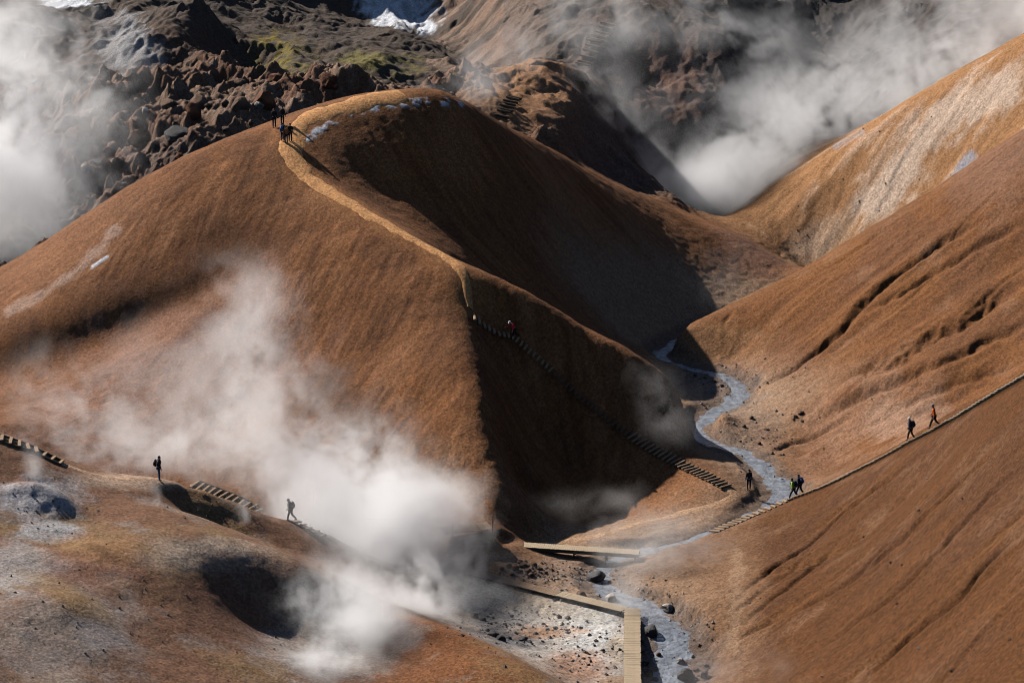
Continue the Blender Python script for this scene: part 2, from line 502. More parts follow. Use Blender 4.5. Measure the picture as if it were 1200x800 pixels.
# hollow lobes and pits on the near slope
def pit(px, py, dep, rad, sx=1.0):
    c = hits([(px, py)])[0]
    q = np.hypot((X - c[0]) / (rad * sx), (Y - c[1]) / rad) * (0.8 + 0.4 * fbm2(X / 1.2, Y / 1.2, 3, 81))
    return -dep * np.exp(-q ** 2.6)
dz += pit(232, 583, 0.9, 2.2, 1.2) + pit(60, 590, -0.9, 1.6) + pit(28, 578, -0.6, 1.2) + pit(75, 628, 0.3, 1.6)
Z = Z + dz * quiet * (1 - sstep(330, 350, Y) * 0.0)
PX, PY, PD = project(X, Y, Z)

# ------------------------------------------------------------------ terrain colour: what the ground is made of
def lin(r, g, b):
    return np.array([((v / 255 + 0.055) / 1.055) ** 2.4 if v > 10 else v / 255 / 12.92 for v in (r, g, b)])
C = np.zeros(X.shape + (3,)); 
wsum = np.zeros(X.shape)
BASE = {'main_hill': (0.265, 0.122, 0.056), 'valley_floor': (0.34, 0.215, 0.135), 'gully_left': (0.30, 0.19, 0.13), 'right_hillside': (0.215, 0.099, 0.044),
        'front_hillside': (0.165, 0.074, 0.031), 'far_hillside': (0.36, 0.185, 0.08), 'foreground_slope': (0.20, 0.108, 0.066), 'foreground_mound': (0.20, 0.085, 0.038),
        'rocky_gully': (0.20, 0.105, 0.065), 'mountain_slope': (0.10, 0.076, 0.06)}
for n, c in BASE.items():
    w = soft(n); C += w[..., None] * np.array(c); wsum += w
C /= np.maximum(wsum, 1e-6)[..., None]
def tint(w, c):
    on = w > 0.003
    v = np.clip(w[on], 0, 1)[:, None]
    C[on] = C[on] * (1 - v) + np.array(c) * v
N1 = fbm2(X / 5, Y / 5, 5, 101); N2 = fbm2(X / 1.6, Y / 1.6, 5, 102, 0.6); N3 = fbm2(X / 0.5, Y / 0.5, 3, 103, 0.6)
def blot(px, py, rx, ry, soft_=0.5, nz=0.7, rot=0):
    rm = 1.9 * max(rx, ry); out = np.zeros(X.shape, np.float32)
    on = (np.abs(PX - px) < rm) & (np.abs(PY - py) < rm)
    a, b = PX[on] - px, PY[on] - py
    c, s = math.cos(R(rot)), math.sin(R(rot))
    q = np.hypot((a * c + b * s) / rx, (-a * s + b * c) / ry) + nz * (N2[on] - 0.5) * 2.2
    out[on] = 1 - sstep(1 - soft_, 1 + soft_, q)
    return out
def streak(line, wid, nz=0.6):
    l = np.array(line); out = np.zeros(X.shape, np.float32); p = 5 * wid
    on = (PX > l[:, 0].min() - p) & (PX < l[:, 0].max() + p) & (PY > l[:, 1].min() - p) & (PY < l[:, 1].max() + p)
    d, _ = seg_dist(PX[on], PY[on], line)
    out[on] = 1 - sstep(0.3, 1.2, d / wid + nz * (N2[on] - 0.5) * 3)
    return out
# soil streaks down the slopes
tint(slope * MAIN * sstep(0.2, 1.8, R1 + 0.6 * R2) * 0.5, (0.37, 0.185, 0.095))
tint(slope * MAIN * sstep(0.2, 1.8, -R1 - 0.6 * R2) * 0.6, (0.14, 0.06, 0.029))
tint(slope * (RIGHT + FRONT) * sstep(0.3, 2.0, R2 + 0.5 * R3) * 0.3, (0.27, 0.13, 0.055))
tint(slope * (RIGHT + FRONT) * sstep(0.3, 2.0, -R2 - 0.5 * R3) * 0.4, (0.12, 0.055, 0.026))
tint((MAIN + RIGHT + FRONT) * sstep(0.48, 0.7, N1) * 0.45, (0.16, 0.08, 0.045))
tint(MAIN * sstep(0.5, 0.3, N1) * 0.45, (0.35, 0.18, 0.095))
tint(MAIN * blot(230, 300, 190, 50, 0.6, 0.5, -38) * 0.35, (0.14, 0.068, 0.036))
tint(MAIN * blot(400, 420, 110, 60, 0.6, 0.6, -40) * 0.3, (0.15, 0.07, 0.035))
tint((RIGHT + FRONT) * sstep(0.55, 0.8, fbm2(X / 2.5 + 30, Y / 2.5, 4, 150, 0.6)) * 0.5, (0.30, 0.17, 0.10))
# main hill
tint(MAIN * blot(190, 470, 170, 95, 0.5, 0.6, -30) * 0.75, (0.36, 0.20, 0.135))
tint(MAIN * blot(290, 350, 50, 40) * 0.6, (0.40, 0.22, 0.14))
tint(MAIN * blot(470, 570, 110, 45) * 0.6, (0.40, 0.23, 0.13))
tint(MAIN * blot(90, 290, 110, 40, 0.5, 0.4, -35) * 0.5, (0.33, 0.175, 0.10))
tint(MAIN * streak([(10,368),(40,350),(90,318),(120,290),(135,268)], 8) * 0.6, (0.52, 0.38, 0.30))
tint(MAIN * blot(880, 300, 45, 35) * 0.6, (0.24, 0.15, 0.12))
tint(pathm * MAIN * 0.4 * sstep(0.3, 0.6, N2) * (PY < 372), (0.44, 0.225, 0.10))
# far hillside
tint(FARH * sstep(0.3, 1.6, R3 + R2 * 0.5 + 2 * (N2 - 0.5)) * 0.8, (0.50, 0.33, 0.21))
tint(FARH * streak([(1190,95),(1120,130),(1080,165),(1060,195),(1020,240)], 30) * 0.8, (0.62, 0.48, 0.36))
tint(FARH * blot(960, 280, 40, 22, 0.5, 0.5, -35) * 0.8, (0.55, 0.38, 0.25))
tint(FARH * streak([(1138,183),(1118,205),(1105,222)], 7) * 0.8, (0.34, 0.36, 0.40))
tint(FARH * streak([(1010,155),(980,172)], 5) * 0.6, (0.36, 0.34, 0.34))
tint(FARH * blot(930, 255, 60, 25, 0.5, 0.6, -30) * 0.5, (0.25, 0.125, 0.055))
# right hillside
tint(RIGHT * blot(830, 405, 60, 25) * 0.5, (0.42, 0.24, 0.13))
tint(RIGHT * blot(1010, 490, 90, 40, 0.5, 0.8, -30) * 0.5, (0.38, 0.23, 0.15))
tint(RIGHT * blot(900, 470, 60, 50, 0.5, 0.6) * 0.35, (0.36, 0.21, 0.14))
tint(RIGHT * blot(1170, 190, 70, 40, 0.5, 0.5, -30) * 0.4, (0.30, 0.19, 0.14))
tint(RIGHT * blot(1060, 490, 50, 25) * 0.5, (0.42, 0.28, 0.20))
tint(FRONT * blot(850, 700, 45, 90, 0.5, 0.5) * 0.5, (0.42, 0.26, 0.16))
tint(FRONT * streak([(865,650),(862,700),(858,760)], 10) * 0.5, (0.50, 0.34, 0.22))
# foreground slope: altered clay, sulphur and sinter
tint(FORE * sstep(0.45, 0.7, N1) * 0.5, (0.25, 0.17, 0.085))
tint(FORE * sstep(0.5, 0.7, fbm2(X / 3 + 9, Y / 3, 5, 120, 0.6)) * 0.45, (0.26, 0.23, 0.20))
tint(FORE * blot(60, 740, 110, 60) * 0.55, (0.30, 0.27, 0.24))
tint(FORE * blot(20, 660, 40, 30) * 0.7, (0.34, 0.32, 0.30))
tint(FORE * blot(40, 585, 50, 22) * 0.9, (0.40, 0.39, 0.39))
tint(FORE * blot(60, 622, 30, 12) * 0.8, (0.42, 0.41, 0.40))
tint(FORE * blot(160, 648, 90, 16, 0.5, 0.5, 6) * 0.6, (0.34, 0.20, 0.085))
tint(FORE * blot(240, 652, 80, 20, 0.5, 0.5) * 0.85, (0.48, 0.38, 0.29))
tint(FORE * blot(280, 710, 75, 55, 0.5, 0.5) * 0.8, (0.19, 0.10, 0.065))
tint(FORE * blot(170, 562, 70, 10, 0.5, 0.5) * 0.8, (0.44, 0.32, 0.23))
tint(FORE * blot(120, 735, 30, 25) * 0.5, (0.36, 0.34, 0.33))
tint(FORE * blot(90, 705, 60, 14, 0.5, 0.6, 30) * 0.5, (0.30, 0.17, 0.05))
tint(FORE * blot(360, 760, 60, 40) * 0.5, (0.34, 0.32, 0.30))
tint(FORE * blot(130, 660, 60, 30) * 0.4, (0.22, 0.10, 0.07))
# geothermal flat
tint(FLOOR * blot(640, 745, 110, 45, 0.5, 0.7, 8) * 0.85, (0.56, 0.50, 0.44))
tint(FLOOR * blot(700, 745, 45, 35, 0.5, 0.5, 30) * 0.85, (0.64, 0.62, 0.58))
tint(FLOOR * blot(680, 780, 35, 16) * 0.8, (0.42, 0.22, 0.13))
tint(FLOOR * blot(620, 705, 70, 14, 0.5, 0.6, 12) * 0.5, (0.40, 0.30, 0.19))
tint(FLOOR * blot(590, 748, 45, 10, 0.5, 0.8, 8) * 0.85, (0.13, 0.13, 0.145))
tint(FLOOR * blot(575, 722, 40, 8, 0.5, 0.8, 8) * 0.7, (0.16, 0.155, 0.155))
tint(FLOOR * blot(640, 740, 40, 8, 0.5, 0.8) * 0.7, (0.48, 0.22, 0.09))
tint(FLOOR * blot(725, 760, 10, 18) * 0.6, (0.50, 0.32, 0.12))
tint(FLOOR * blot(650, 670, 60, 16) * 0.6, (0.26, 0.19, 0.15))
tint(FLOOR * blot(780, 780, 60, 50) * 0.7, (0.30, 0.27, 0.25))
tint(FLOOR * blot(830, 445, 50, 20) * 0.7, (0.25, 0.21, 0.19))
tint(FLOOR * blot(880, 510, 40, 40) * 0.4, (0.30, 0.22, 0.17))
sdist = np.full(X.shape, 9.0); sl = box_mask(ST, 5)
sdist[sl] = seg_dist(X[sl], Y[sl], ST[::3], list(W_ST[::3]))[0] - 0.5 * seg_dist(X[sl], Y[sl], ST[::3], list(W_ST[::3]))[1]
tint((1 - sstep(0.2, 1.3, sdist + 1.2 * (N2 - 0.5))) * 0.65, (0.15, 0.115, 0.095))
# rocky gully: rust, clay and scorched stone
tint(ROCKY * sstep(0.48, 0.66, N2) * 0.75, (0.26, 0.17, 0.115))
tint(ROCKY * sstep(0.55, 0.68, fbm2(X / 4 + 3, Y / 4, 4, 130)) * 0.7, (0.19, 0.085, 0.045))
tint(ROCKY * blot(260, 120, 110, 22, 0.5, 0.8, 8) * 0.6, (0.26, 0.17, 0.12))
tint(ROCKY * blot(60, 260, 80, 60) * 0.6, (0.12, 0.115, 0.11))
tint(ROCKY * blot(210, 190, 60, 30) * 0.5, (0.14, 0.12, 0.11))
tint(ROCKY * sstep(0.5, 0.75, N3) * 0.5, (0.28, 0.20, 0.15))
tint((ROCKY + MOUNT) * sstep(0.5, 0.25, N3) * 0.3, (0.05, 0.037, 0.03))
# mountain
tint(MOUNT * sstep(0.5, 0.66, N2) * 0.5, (0.12, 0.078, 0.052))
tint(MOUNT * blot(190, 70, 90, 40, 0.5, 0.6) * 0.6, (0.13, 0.072, 0.045))
tint(MOUNT * blot(150, 55, 30, 35, 0.5, 0.7, -30) * 0.85, (0.38, 0.37, 0.37))
tint(MOUNT * blot(120, 20, 12, 25, 0.5, 0.7) * 0.6, (0.22, 0.20, 0.19))
tint(MOUNT * blot(335, 75, 45, 36, 0.5, 0.9, 20) * sstep(0.46, 0.6, N2) * 0.9, (0.20, 0.155, 0.03))
tint(MOUNT * blot(320, 45, 26, 10, 0.5, 0.7) * sstep(0.4, 0.6, N2) * 0.8, (0.26, 0.19, 0.03))
tint(MOUNT * blot(465, 78, 45, 14, 0.5, 0.8, -5) * sstep(0.4, 0.6, N2) * 0.8, (0.20, 0.165, 0.045))
tint(MOUNT * blot(425, 70, 26, 10, 0.5, 0.8) * 0.6, (0.24, 0.20, 0.05))
tint(MOUNT * (PX > 500) * (PX < 640) * sstep(140, 60, PY) * 0.85 * sstep(0.3, 0.6, N1 + 0.15 * R3), (0.27, 0.175, 0.125))
tint(MOUNT * (PX > 590) * (PX < 700) * (PD > 290) * 0.5, (0.14, 0.115, 0.10))
tint(MOUNT * blot(630, 115, 85, 60, 0.5, 0.5) * (PD < 290) * 0.95, (0.36, 0.185, 0.09))
tint(MOUNT * blot(670, 170, 60, 40, 0.5, 0.5) * (PD < 292) * 0.7, (0.19, 0.09, 0.055))
tint(MOUNT * blot(770, 120, 100, 90, 0.5, 0.7) * 0.7, (0.21, 0.115, 0.082))
tint(MOUNT * blot(870, 140, 60, 70) * 0.5, (0.17, 0.13, 0.11))
tint(MOUNT * blot(980, 40, 160, 90) * 0.6, (0.05, 0.05, 0.052))
# snow
SN = fbm2(X / 0.9, Y / 0.9, 4, 140, 0.6)
snow = streak([(362,163),(372,154),(395,140),(420,131),(455,123),(500,119),(540,121)], 5.5, 0.0) * sstep(0.47, 0.56, SN) * MAIN
snow = np.maximum(snow, MOUNT * blot(82, 12, 32, 20, 0.3, 0.5, 10) * (PD > 322))
snow = np.maximum(snow, MOUNT * blot(465, 12, 40, 20, 0.3, 0.8, 10) * (PD > 340))
snow = np.maximum(snow, MOUNT * blot(498, 30, 12, 10, 0.3, 0.6) * (PD > 330))
snow = np.maximum(snow, MAIN * (1 - sstep(1.2, 2.4, seg_dist(PX, PY, [(108,313),(117,307),(126,301)])[0])))
tint(snow * 0.95, (0.78, 0.80, 0.84))
Z = Z + 0.05 * snow
lum = C @ np.array((0.3, 0.6, 0.1)); hs = np.clip(MAIN + RIGHT + FRONT + FARH * 0.8 + FORE * 0.6, 0, 1) * (1 - snow)
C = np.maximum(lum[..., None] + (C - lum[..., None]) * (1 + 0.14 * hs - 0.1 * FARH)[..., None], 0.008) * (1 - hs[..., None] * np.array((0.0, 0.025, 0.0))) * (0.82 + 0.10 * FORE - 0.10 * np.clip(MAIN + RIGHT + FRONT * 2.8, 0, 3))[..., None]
C *= (0.90 + 0.22 * (N3 - 0.3))[..., None]
C = np.clip(C, 0.01, 0.85)

# ------------------------------------------------------------------ materials
def mat(name, color=(0.5, 0.5, 0.5), rough=0.8, spec=0.3, noise=0.25, scale=8.0, bump=0.0, bscale=None, stretch=None, c2=None):
    m = bpy.data.materials.new(name); m.use_nodes = True
    nt = m.node_tree; N = nt.nodes; L = nt.links.new; b = N['Principled BSDF']
    tc = N.new('ShaderNodeTexCoord'); mp = N.new('ShaderNodeMapping'); L(tc.outputs['Object'], mp.inputs[0])
    if stretch: mp.inputs['Scale'].default_value = stretch
    n = N.new('ShaderNodeTexNoise'); n.inputs['Scale'].default_value = scale; n.inputs['Detail'].default_value = 6; L(mp.outputs[0], n.inputs['Vector'])
    rp = N.new('ShaderNodeMapRange'); rp.inputs['From Min'].default_value = 0.3; rp.inputs['From Max'].default_value = 0.7
    L(n.outputs[0], rp.inputs['Value'])
    mx = N.new('ShaderNodeMix'); mx.data_type = 'RGBA'
    c2 = c2 or tuple(v * (1 - 1.6 * noise) for v in color)
    mx.inputs[6].default_value = (*c2, 1); mx.inputs[7].default_value = (*[min(1, v * (1 + noise)) for v in color], 1)
    L(rp.outputs[0], mx.inputs[0]); L(mx.outputs[2], b.inputs['Base Color'])
    b.inputs['Roughness'].default_value = rough; b.inputs['Specular IOR Level'].default_value = spec
    if bump:
        bn = N.new('ShaderNodeTexNoise'); bn.inputs['Scale'].default_value = bscale or scale * 2; bn.inputs['Detail'].default_value = 6; L(mp.outputs[0], bn.inputs['Vector'])
        bp = N.new('ShaderNodeBump'); bp.inputs['Strength'].default_value = 1.0; bp.inputs['Distance'].default_value = bump
        L(bn.outputs[0], bp.inputs['Height']); L(bp.outputs[0], b.inputs['Normal'])
    return m

def soil_material(name, attr):
    m = bpy.data.materials.new(name); m.use_nodes = True
    nt = m.node_tree; N = nt.nodes; L = nt.links.new; b = N['Principled BSDF']
    tc = N.new('ShaderNodeTexCoord')
    at = N.new('ShaderNodeAttribute'); at.attribute_name = attr
    n1 = N.new('ShaderNodeTexNoise'); n1.inputs['Scale'].default_value = 4.2; n1.inputs['Detail'].default_value = 5; n1.inputs['Roughness'].default_value = 0.72
    L(tc.outputs['Object'], n1.inputs['Vector'])
    r1 = N.new('ShaderNodeMapRange'); r1.inputs['From Min'].default_value = 0.3; r1.inputs['From Max'].default_value = 0.7; r1.inputs['To Min'].default_value = 0.68; r1.inputs['To Max'].default_value = 1.28
    L(n1.outputs[0], r1.inputs['Value'])
    vo = N.new('ShaderNodeTexVoronoi'); vo.inputs['Scale'].default_value = 6.5; L(tc.outputs['Object'], vo.inputs['Vector'])
    # scattered pebbles, paler or darker than the soil they lie in
    r2 = N.new('ShaderNodeMapRange'); r2.inputs['From Min'].default_value = 0.22; r2.inputs['From Max'].default_value = 0.12
    L(vo.outputs['Distance'], r2.inputs['Value'])
    sp = N.new('ShaderNodeSeparateColor'); L(vo.outputs['Color'], sp.inputs[0])
    gt = N.new('ShaderNodeMath'); gt.operation = 'GREATER_THAN'; gt.inputs[1].default_value = 0.8; L(sp.outputs[0], gt.inputs[0])
    mu = N.new('ShaderNodeMath'); mu.operation = 'MULTIPLY'; L(gt.outputs[0], mu.inputs[0]); L(r2.outputs[0], mu.inputs[1])
    r3 = N.new('ShaderNodeMapRange'); r3.inputs['To Min'].default_value = 0.5; r3.inputs['To Max'].default_value = 1.7; L(sp.outputs[1], r3.inputs['Value'])
    mix = N.new('ShaderNodeMix'); mix.data_type = 'FLOAT'; L(mu.outputs[0], mix.inputs[0]); mix.inputs[2].default_value = 1.0; L(r3.outputs[0], mix.inputs[3])
    r4 = N.new('ShaderNodeMapRange'); r4.inputs['To Min'].default_value = 0.70; r4.inputs['To Max'].default_value = 1.30; L(sp.outputs[2], r4.inputs['Value'])
    k0 = N.new('ShaderNodeMath'); k0.operation = 'MULTIPLY'; L(r4.outputs[0], k0.inputs[0]); L(mix.outputs[0], k0.inputs[1])
    k = N.new('ShaderNodeMath'); k.operation = 'MULTIPLY'; L(r1.outputs[0], k.inputs[0]); L(k0.outputs[0], k.inputs[1])
    sc_ = N.new('ShaderNodeVectorMath'); sc_.operation = 'SCALE'; L(at.outputs['Color'], sc_.inputs[0]); L(k.outputs[0], sc_.inputs['Scale'])
    L(sc_.outputs[0], b.inputs['Base Color'])
    b.inputs['Roughness'].default_value = 0.95; b.inputs['Specular IOR Level'].default_value = 0.12
    n2 = N.new('ShaderNodeTexNoise'); n2.inputs['Scale'].default_value = 4.0; n2.inputs['Detail'].default_value = 5; n2.inputs['Roughness'].default_value = 0.68
    L(tc.outputs['Object'], n2.inputs['Vector'])
    ad = N.new('ShaderNodeMath'); ad.operation = 'MULTIPLY_ADD'; L(mu.outputs[0], ad.inputs[0]); ad.inputs[1].default_value = 0.25; L(n2.outputs[0], ad.inputs[2])
    bp = N.new('ShaderNodeBump'); bp.inputs['Strength'].default_value = 0.6; bp.inputs['Distance'].default_value = 0.13
    L(n2.outputs[0], bp.inputs['Height']); L(bp.outputs[0], b.inputs['Normal'])
    return m
SOIL = soil_material('soil', 'soil_color')

# ------------------------------------------------------------------ terrain meshes
def tag(o, label=None, cat=None, group=None, kind=None):
    if label: o['label'] = label
    if cat: o['category'] = cat
    if group: o['group'] = group
    if kind: o['kind'] = kind
    return o
def grid_mesh(name, co, faces, m, normals=None, color=None):
    me = bpy.data.meshes.new(name)
    me.vertices.add(len(co)); me.vertices.foreach_set('co', np.ascontiguousarray(co, np.float32).ravel())
    k = faces.shape[1]
    me.loops.add(faces.size); me.loops.foreach_set('vertex_index', np.ascontiguousarray(faces, np.int32).ravel())
    me.polygons.add(len(faces)); me.polygons.foreach_set('loop_start', np.arange(0, faces.size, k, dtype=np.int32))
    me.polygons.foreach_set('use_smooth', np.ones(len(faces), bool))
    if color is not None:
        ca = me.color_attributes.new('soil_color', 'FLOAT_COLOR', 'POINT')
        ca.data.foreach_set('color', np.concatenate([color, np.ones((len(color), 1))], 1).astype(np.float32).ravel())
    me.update(calc_edges=True)
    if normals is not None:
        me.normals_split_custom_set_from_vertices(normals.astype(np.float32))
    me.materials.append(m)
    o = bpy.data.objects.new(name, me); col.objects.link(o)
    return o
gy2, gx2 = np.gradient(Z, YS, XS)
NRM = np.stack([-gx2, -gy2, np.ones_like(Z)], -1); NRM /= np.linalg.norm(NRM, axis=-1, keepdims=True)
ny, nx = Z.shape
IDX = np.arange(nx * ny).reshape(ny, nx)
FACES = np.stack([IDX[:-1, :-1], IDX[:-1, 1:], IDX[1:, 1:], IDX[1:, :-1]], -1).reshape(-1, 4)
FREG = REGION[:-1, :-1].ravel()
COS = np.stack([X, Y, Z], -1).reshape(-1, 3); NR = NRM.reshape(-1, 3); CC = C.reshape(-1, 3)
TLAB = {'main_hill': 'steep bare brown hill with a trodden crest and one side in black shade', 'valley_floor': 'pale mineral-stained valley floor around the stream',
        'gully_left': 'steaming gully floor at the foot of the big brown hill', 'right_hillside': 'gullied brown hillside rising from the winding stream',
        'front_hillside': 'smooth brown slope with fine rills below the log steps', 'far_hillside': 'ochre hillside with pale streaks behind the gullied slope',
        'foreground_slope': 'mottled brown and grey clay slope with small steam vents', 'foreground_mound': 'rounded rust brown mound beside the pale hot spring flat',
        'rocky_gully': 'rugged dark rocky ground behind the big brown hill', 'mountain_slope': 'dark mountainside with moss and snow patches'}
for r, name in enumerate(REG):
    fs = FACES[FREG == r]
    if not len(fs): continue
    u, inv = np.unique(fs.ravel(), return_inverse=True)
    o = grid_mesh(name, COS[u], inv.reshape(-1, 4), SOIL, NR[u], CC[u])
    tag(o, TLAB[name], kind='structure')

def gz(x, y):
    return float(gsample(Z, x, y)[0])
def gn(x, y):
    v = np.array([gsample(NRM[..., k], x, y)[0] for k in range(3)]); return Vector(v / np.linalg.norm(v))

# ------------------------------------------------------------------ stream and paths
def ribbon(name, line, widths, m, lift, cross=7, sink=0.0, follow=True, color=None, seed=0, ragged=0.3):
    l = np.array(line); n = len(l)
    t = np.gradient(l[:, :2], axis=0); t /= np.linalg.norm(t, axis=1, keepdims=True) + 1e-9
    nr = np.stack([-t[:, 1], t[:, 0]], 1)
    w = np.broadcast_to(np.asarray(widths, float), (n,)) if np.ndim(widths) == 0 or len(widths) == n else np.interp(np.linspace(0, 1, n), np.linspace(0, 1, len(widths)), widths)
    V = np.zeros((n, cross, 3))
    for c in range(cross):
        u = -1 + 2 * c / (cross - 1)
        side = 1 + ragged * 2 * (fbm2(l[:, 0] / 1.1 + 50 * np.sign(u), l[:, 1] / 1.1, 3, seed + 200) - 0.5)
        xy = l[:, :2] + nr * (u * 0.5 * w * side)[:, None]
        V[:, c, :2] = xy
        V[:, c, 2] = (gsample(Z, xy[:, 0], xy[:, 1]) + lift - (lift + sink) * abs(u) ** 3) if follow else l[:, 2] + lift
    I = np.arange(n * cross).reshape(n, cross)
    Fc = np.stack([I[:-1, :-1], I[1:, :-1], I[1:, 1:], I[:-1, 1:]], -1).reshape(-1, 4)[:, ::-1]
    V = V.reshape(-1, 3)
    cc = None
    if color is not None:
        nn = fbm2(V[:, 0] / 0.6, V[:, 1] / 0.6, 4, seed + 5)[:, None]
        cc = np.array(color)[None] * (0.75 + 0.5 * nn)
    return grid_mesh(name, V, Fc, m, None, cc)
def water_material():
    m = mat('stream_water', (0.235, 0.25, 0.275), 0.16, 0.6, 0.3, 1.6, 0.12, 3.5)
    return m
WATER = water_material()
tag(ribbon('stream', ST, W_ST * 1.3 + 0.25, WATER, -0.08, 5, follow=False, ragged=0.0), 'winding grey stream from the gullied slope down past the boardwalk', kind='structure')
tag(ribbon('path', resample(RIDGE[:-1], 0.25), [3.0, 2.8, 2.4, 2.2, 2.0, 1.9, 1.8, 1.7, 1.3, 0.5], SOIL, 0.12, 13, 0.06, color=(0.50, 0.25, 0.10), seed=3, ragged=0.45), 'pale trodden path along the crest of the big brown hill', kind='structure')
tag(ribbon('path', resample(FOOT_LOW, 0.25), 1.2, SOIL, 0.03, 9, 0.06, color=(0.37, 0.22, 0.125), seed=5), 'pale footpath from the log steps to the footbridge', kind='structure')
tag(ribbon('path', resample(PATH_LEFT, 0.25), 1.2, SOIL, 0.03, 9, 0.06, color=(0.40, 0.26, 0.17), seed=7), 'pale footpath over the top of the clay slope', kind='structure')

# ------------------------------------------------------------------ wood: steps, boardwalks, bridge
WOOD_NEW = mat('pale_plank_wood', (0.42, 0.315, 0.205), 0.8, 0.25, 0.3, 3.0, 0.01, 12, (1, 8, 8))
WOOD_MID = mat('weathered_wood', (0.30, 0.20, 0.125), 0.85, 0.2, 0.3, 3.0, 0.01, 12, (1, 8, 8))
WOOD_OLD = mat('dark_log_wood', (0.13, 0.082, 0.055), 0.9, 0.2, 0.35, 3.0, 0.012, 12, (1, 8, 8))
def empty(name, loc, rz=0.0):
    o = bpy.data.objects.new(name, None); col.objects.link(o); o.location = loc; o.rotation_euler = (0, 0, rz)
    o.empty_display_size = 0.2
    return o
def bevel_box(name, m, seed=0, bev=0.12):
    """unit board, slightly worn: x long, y wide, z thick (each -0.5..0.5), bevel in board-thickness units"""
    rnd = random.Random(seed)
    bm = bmesh.new(); bmesh.ops.create_cube(bm, size=1.0)
    for v in bm.verts:
        v.co.x += rnd.uniform(-0.012, 0.012); v.co.y += rnd.uniform(-0.03, 0.03); v.co.z += rnd.uniform(-0.04, 0.04)
    bmesh.ops.bevel(bm, geom=list(bm.edges), offset=bev * 0.5, segments=1, affect='EDGES')
    me = bpy.data.meshes.new(name); bm.to_mesh(me); bm.free(); me.materials.append(m)
    return me
BOARD = {k: [bevel_box('board', m, i) for i in range(4)] for k, m in (('new', WOOD_NEW), ('mid', WOOD_MID), ('old', WOOD_OLD))}
def log_mesh(m, seed):
    rnd = random.Random(seed); bm = bmesh.new(); n = 8; rings = []
    for x in (-0.5, -0.47, 0.0, 0.47, 0.5):
        k = 0.38 if abs(x) > 0.49 else 0.5
        rings.append([bm.verts.new((x, math.cos(a) * k * rnd.uniform(0.9, 1.08), math.sin(a) * k * rnd.uniform(0.9, 1.08))) for a in [2 * math.pi * i / n for i in range(n)]])
    for a, b in zip(rings[:-1], rings[1:]):
        for i in range(n): bm.faces.new((a[i], a[(i + 1) % n], b[(i + 1) % n], b[i]))
    bm.faces.new(rings[0][::-1]); bm.faces.new(rings[-1])
    bmesh.ops.recalc_face_normals(bm, faces=list(bm.faces))
    me = bpy.data.meshes.new('log'); bm.to_mesh(me); bm.free(); me.materials.append(m)
    return me
LOGS = {k: [log_mesh(m, i) for i in range(3)] for k, m in (('mid', WOOD_MID), ('old', WOOD_OLD), ('new', WOOD_NEW))}
def piece(name, me, parent, origin, xdir, up, size, loc):
    """place a shared unit mesh: xdir its long axis; loc in world, child of an unrotated empty at origin"""
    o = bpy.data.objects.new(name, me); col.objects.link(o); o.parent = parent
    x = Vector(xdir).normalized(); z = Vector(up); y = z.cross(x).normalized(); z = x.cross(y)
    M = Matrix((x, y, z)).transposed().to_4x4()
    o.matrix_local = Matrix.Translation(Vector(loc) - Vector(origin)) @ M @ Matrix.Diagonal((*size, 1))
    return o

def log_steps(label, line, width, spacing, kind_at, tread=(0.16, 0.13), stringer=None, group=None, name='log_steps', lift=0.02, skip=None):
    l = resample(line, spacing)
    o0 = l[0].copy(); o0[2] = gz(o0[0], o0[1])
    root = empty(name, o0); tag(root, label, 'steps', group)
    t = np.gradient(l[:, :2], axis=0)
    for k in range(len(l)):
        if skip and skip(k): continue
        d = t[k] / (np.linalg.norm(t[k]) + 1e-9)
        side = Vector((-d[1], d[0], 0)); jit = random.uniform(-0.1, 0.1)
        side = Quaternion((0, 0, 1), jit) @ side
        zc = gz(l[k, 0], l[k, 1]); zl = gz(l[k, 0] + side.x * width / 2, l[k, 1] + side.y * width / 2); zr = gz(l[k, 0] - side.x * width / 2, l[k, 1] - side.y * width / 2)
        side.z = np.clip((zl - zr) / width, -0.25, 0.25) * 0.7
        kind = kind_at(k / max(1, len(l) - 1))
        z = max(zc, 0.5 * (zl + zr)) + lift + tread[1] * 0.2
        src = BOARD[kind] if stringer else LOGS[kind]
        piece('tread', random.choice(src), root, o0, side, (0, 0, 1), (width * random.uniform(0.9, 1.05), tread[0], tread[1]), (l[k, 0], l[k, 1], z))
    if stringer:
        for s in (-1, 1):
            q = resample(line, 2.2); tq = np.gradient(q[:, :2], axis=0)
            for a in range(len(q) - 1):
                A = q[a].copy(); B = q[a + 1].copy()
                for p_, tt in ((A, tq[a]), (B, tq[a + 1])):
                    d = tt / np.linalg.norm(tt); p_[:2] += s * width * 0.52 * np.array((-d[1], d[0])); p_[2] = gz(p_[0], p_[1]) + 0.05
                v = Vector(B - A)
                piece('stringer', random.choice(BOARD[stringer]), root, o0, v, (0, 0, 1), (v.length * 1.01, 0.09, 0.2), Vector((A + B) / 2))
    return root
log_steps('long flight of dark log steps down the shaded spur of the big hill', STAIR_MAIN, 1.35, 0.46, lambda u: 'old' if 0.3 < u < 0.6 else 'mid', (0.24, 0.18), lift=0.07)
nR = np.linalg.norm(np.diff(STAIR_RIGHT, axis=0), axis=1).sum()
log_steps('log steps climbing the edge of the smooth brown slope, pale new treads at the top', STAIR_RIGHT, 1.1, 0.5, lambda u: 'new' if u > 0.62 else 'mid', (0.24, 0.2), lift=0.1)
STAIR_L = ground_line([(228,569),(262,582),(300,598),(345,613),(378,629)], 0.25)
log_steps('ladder-like board steps with side rails below the man in black', STAIR_L, 1.15, 0.55, lambda u: 'mid', (0.22, 0.1), 'old', name='board_steps', lift=0.1)
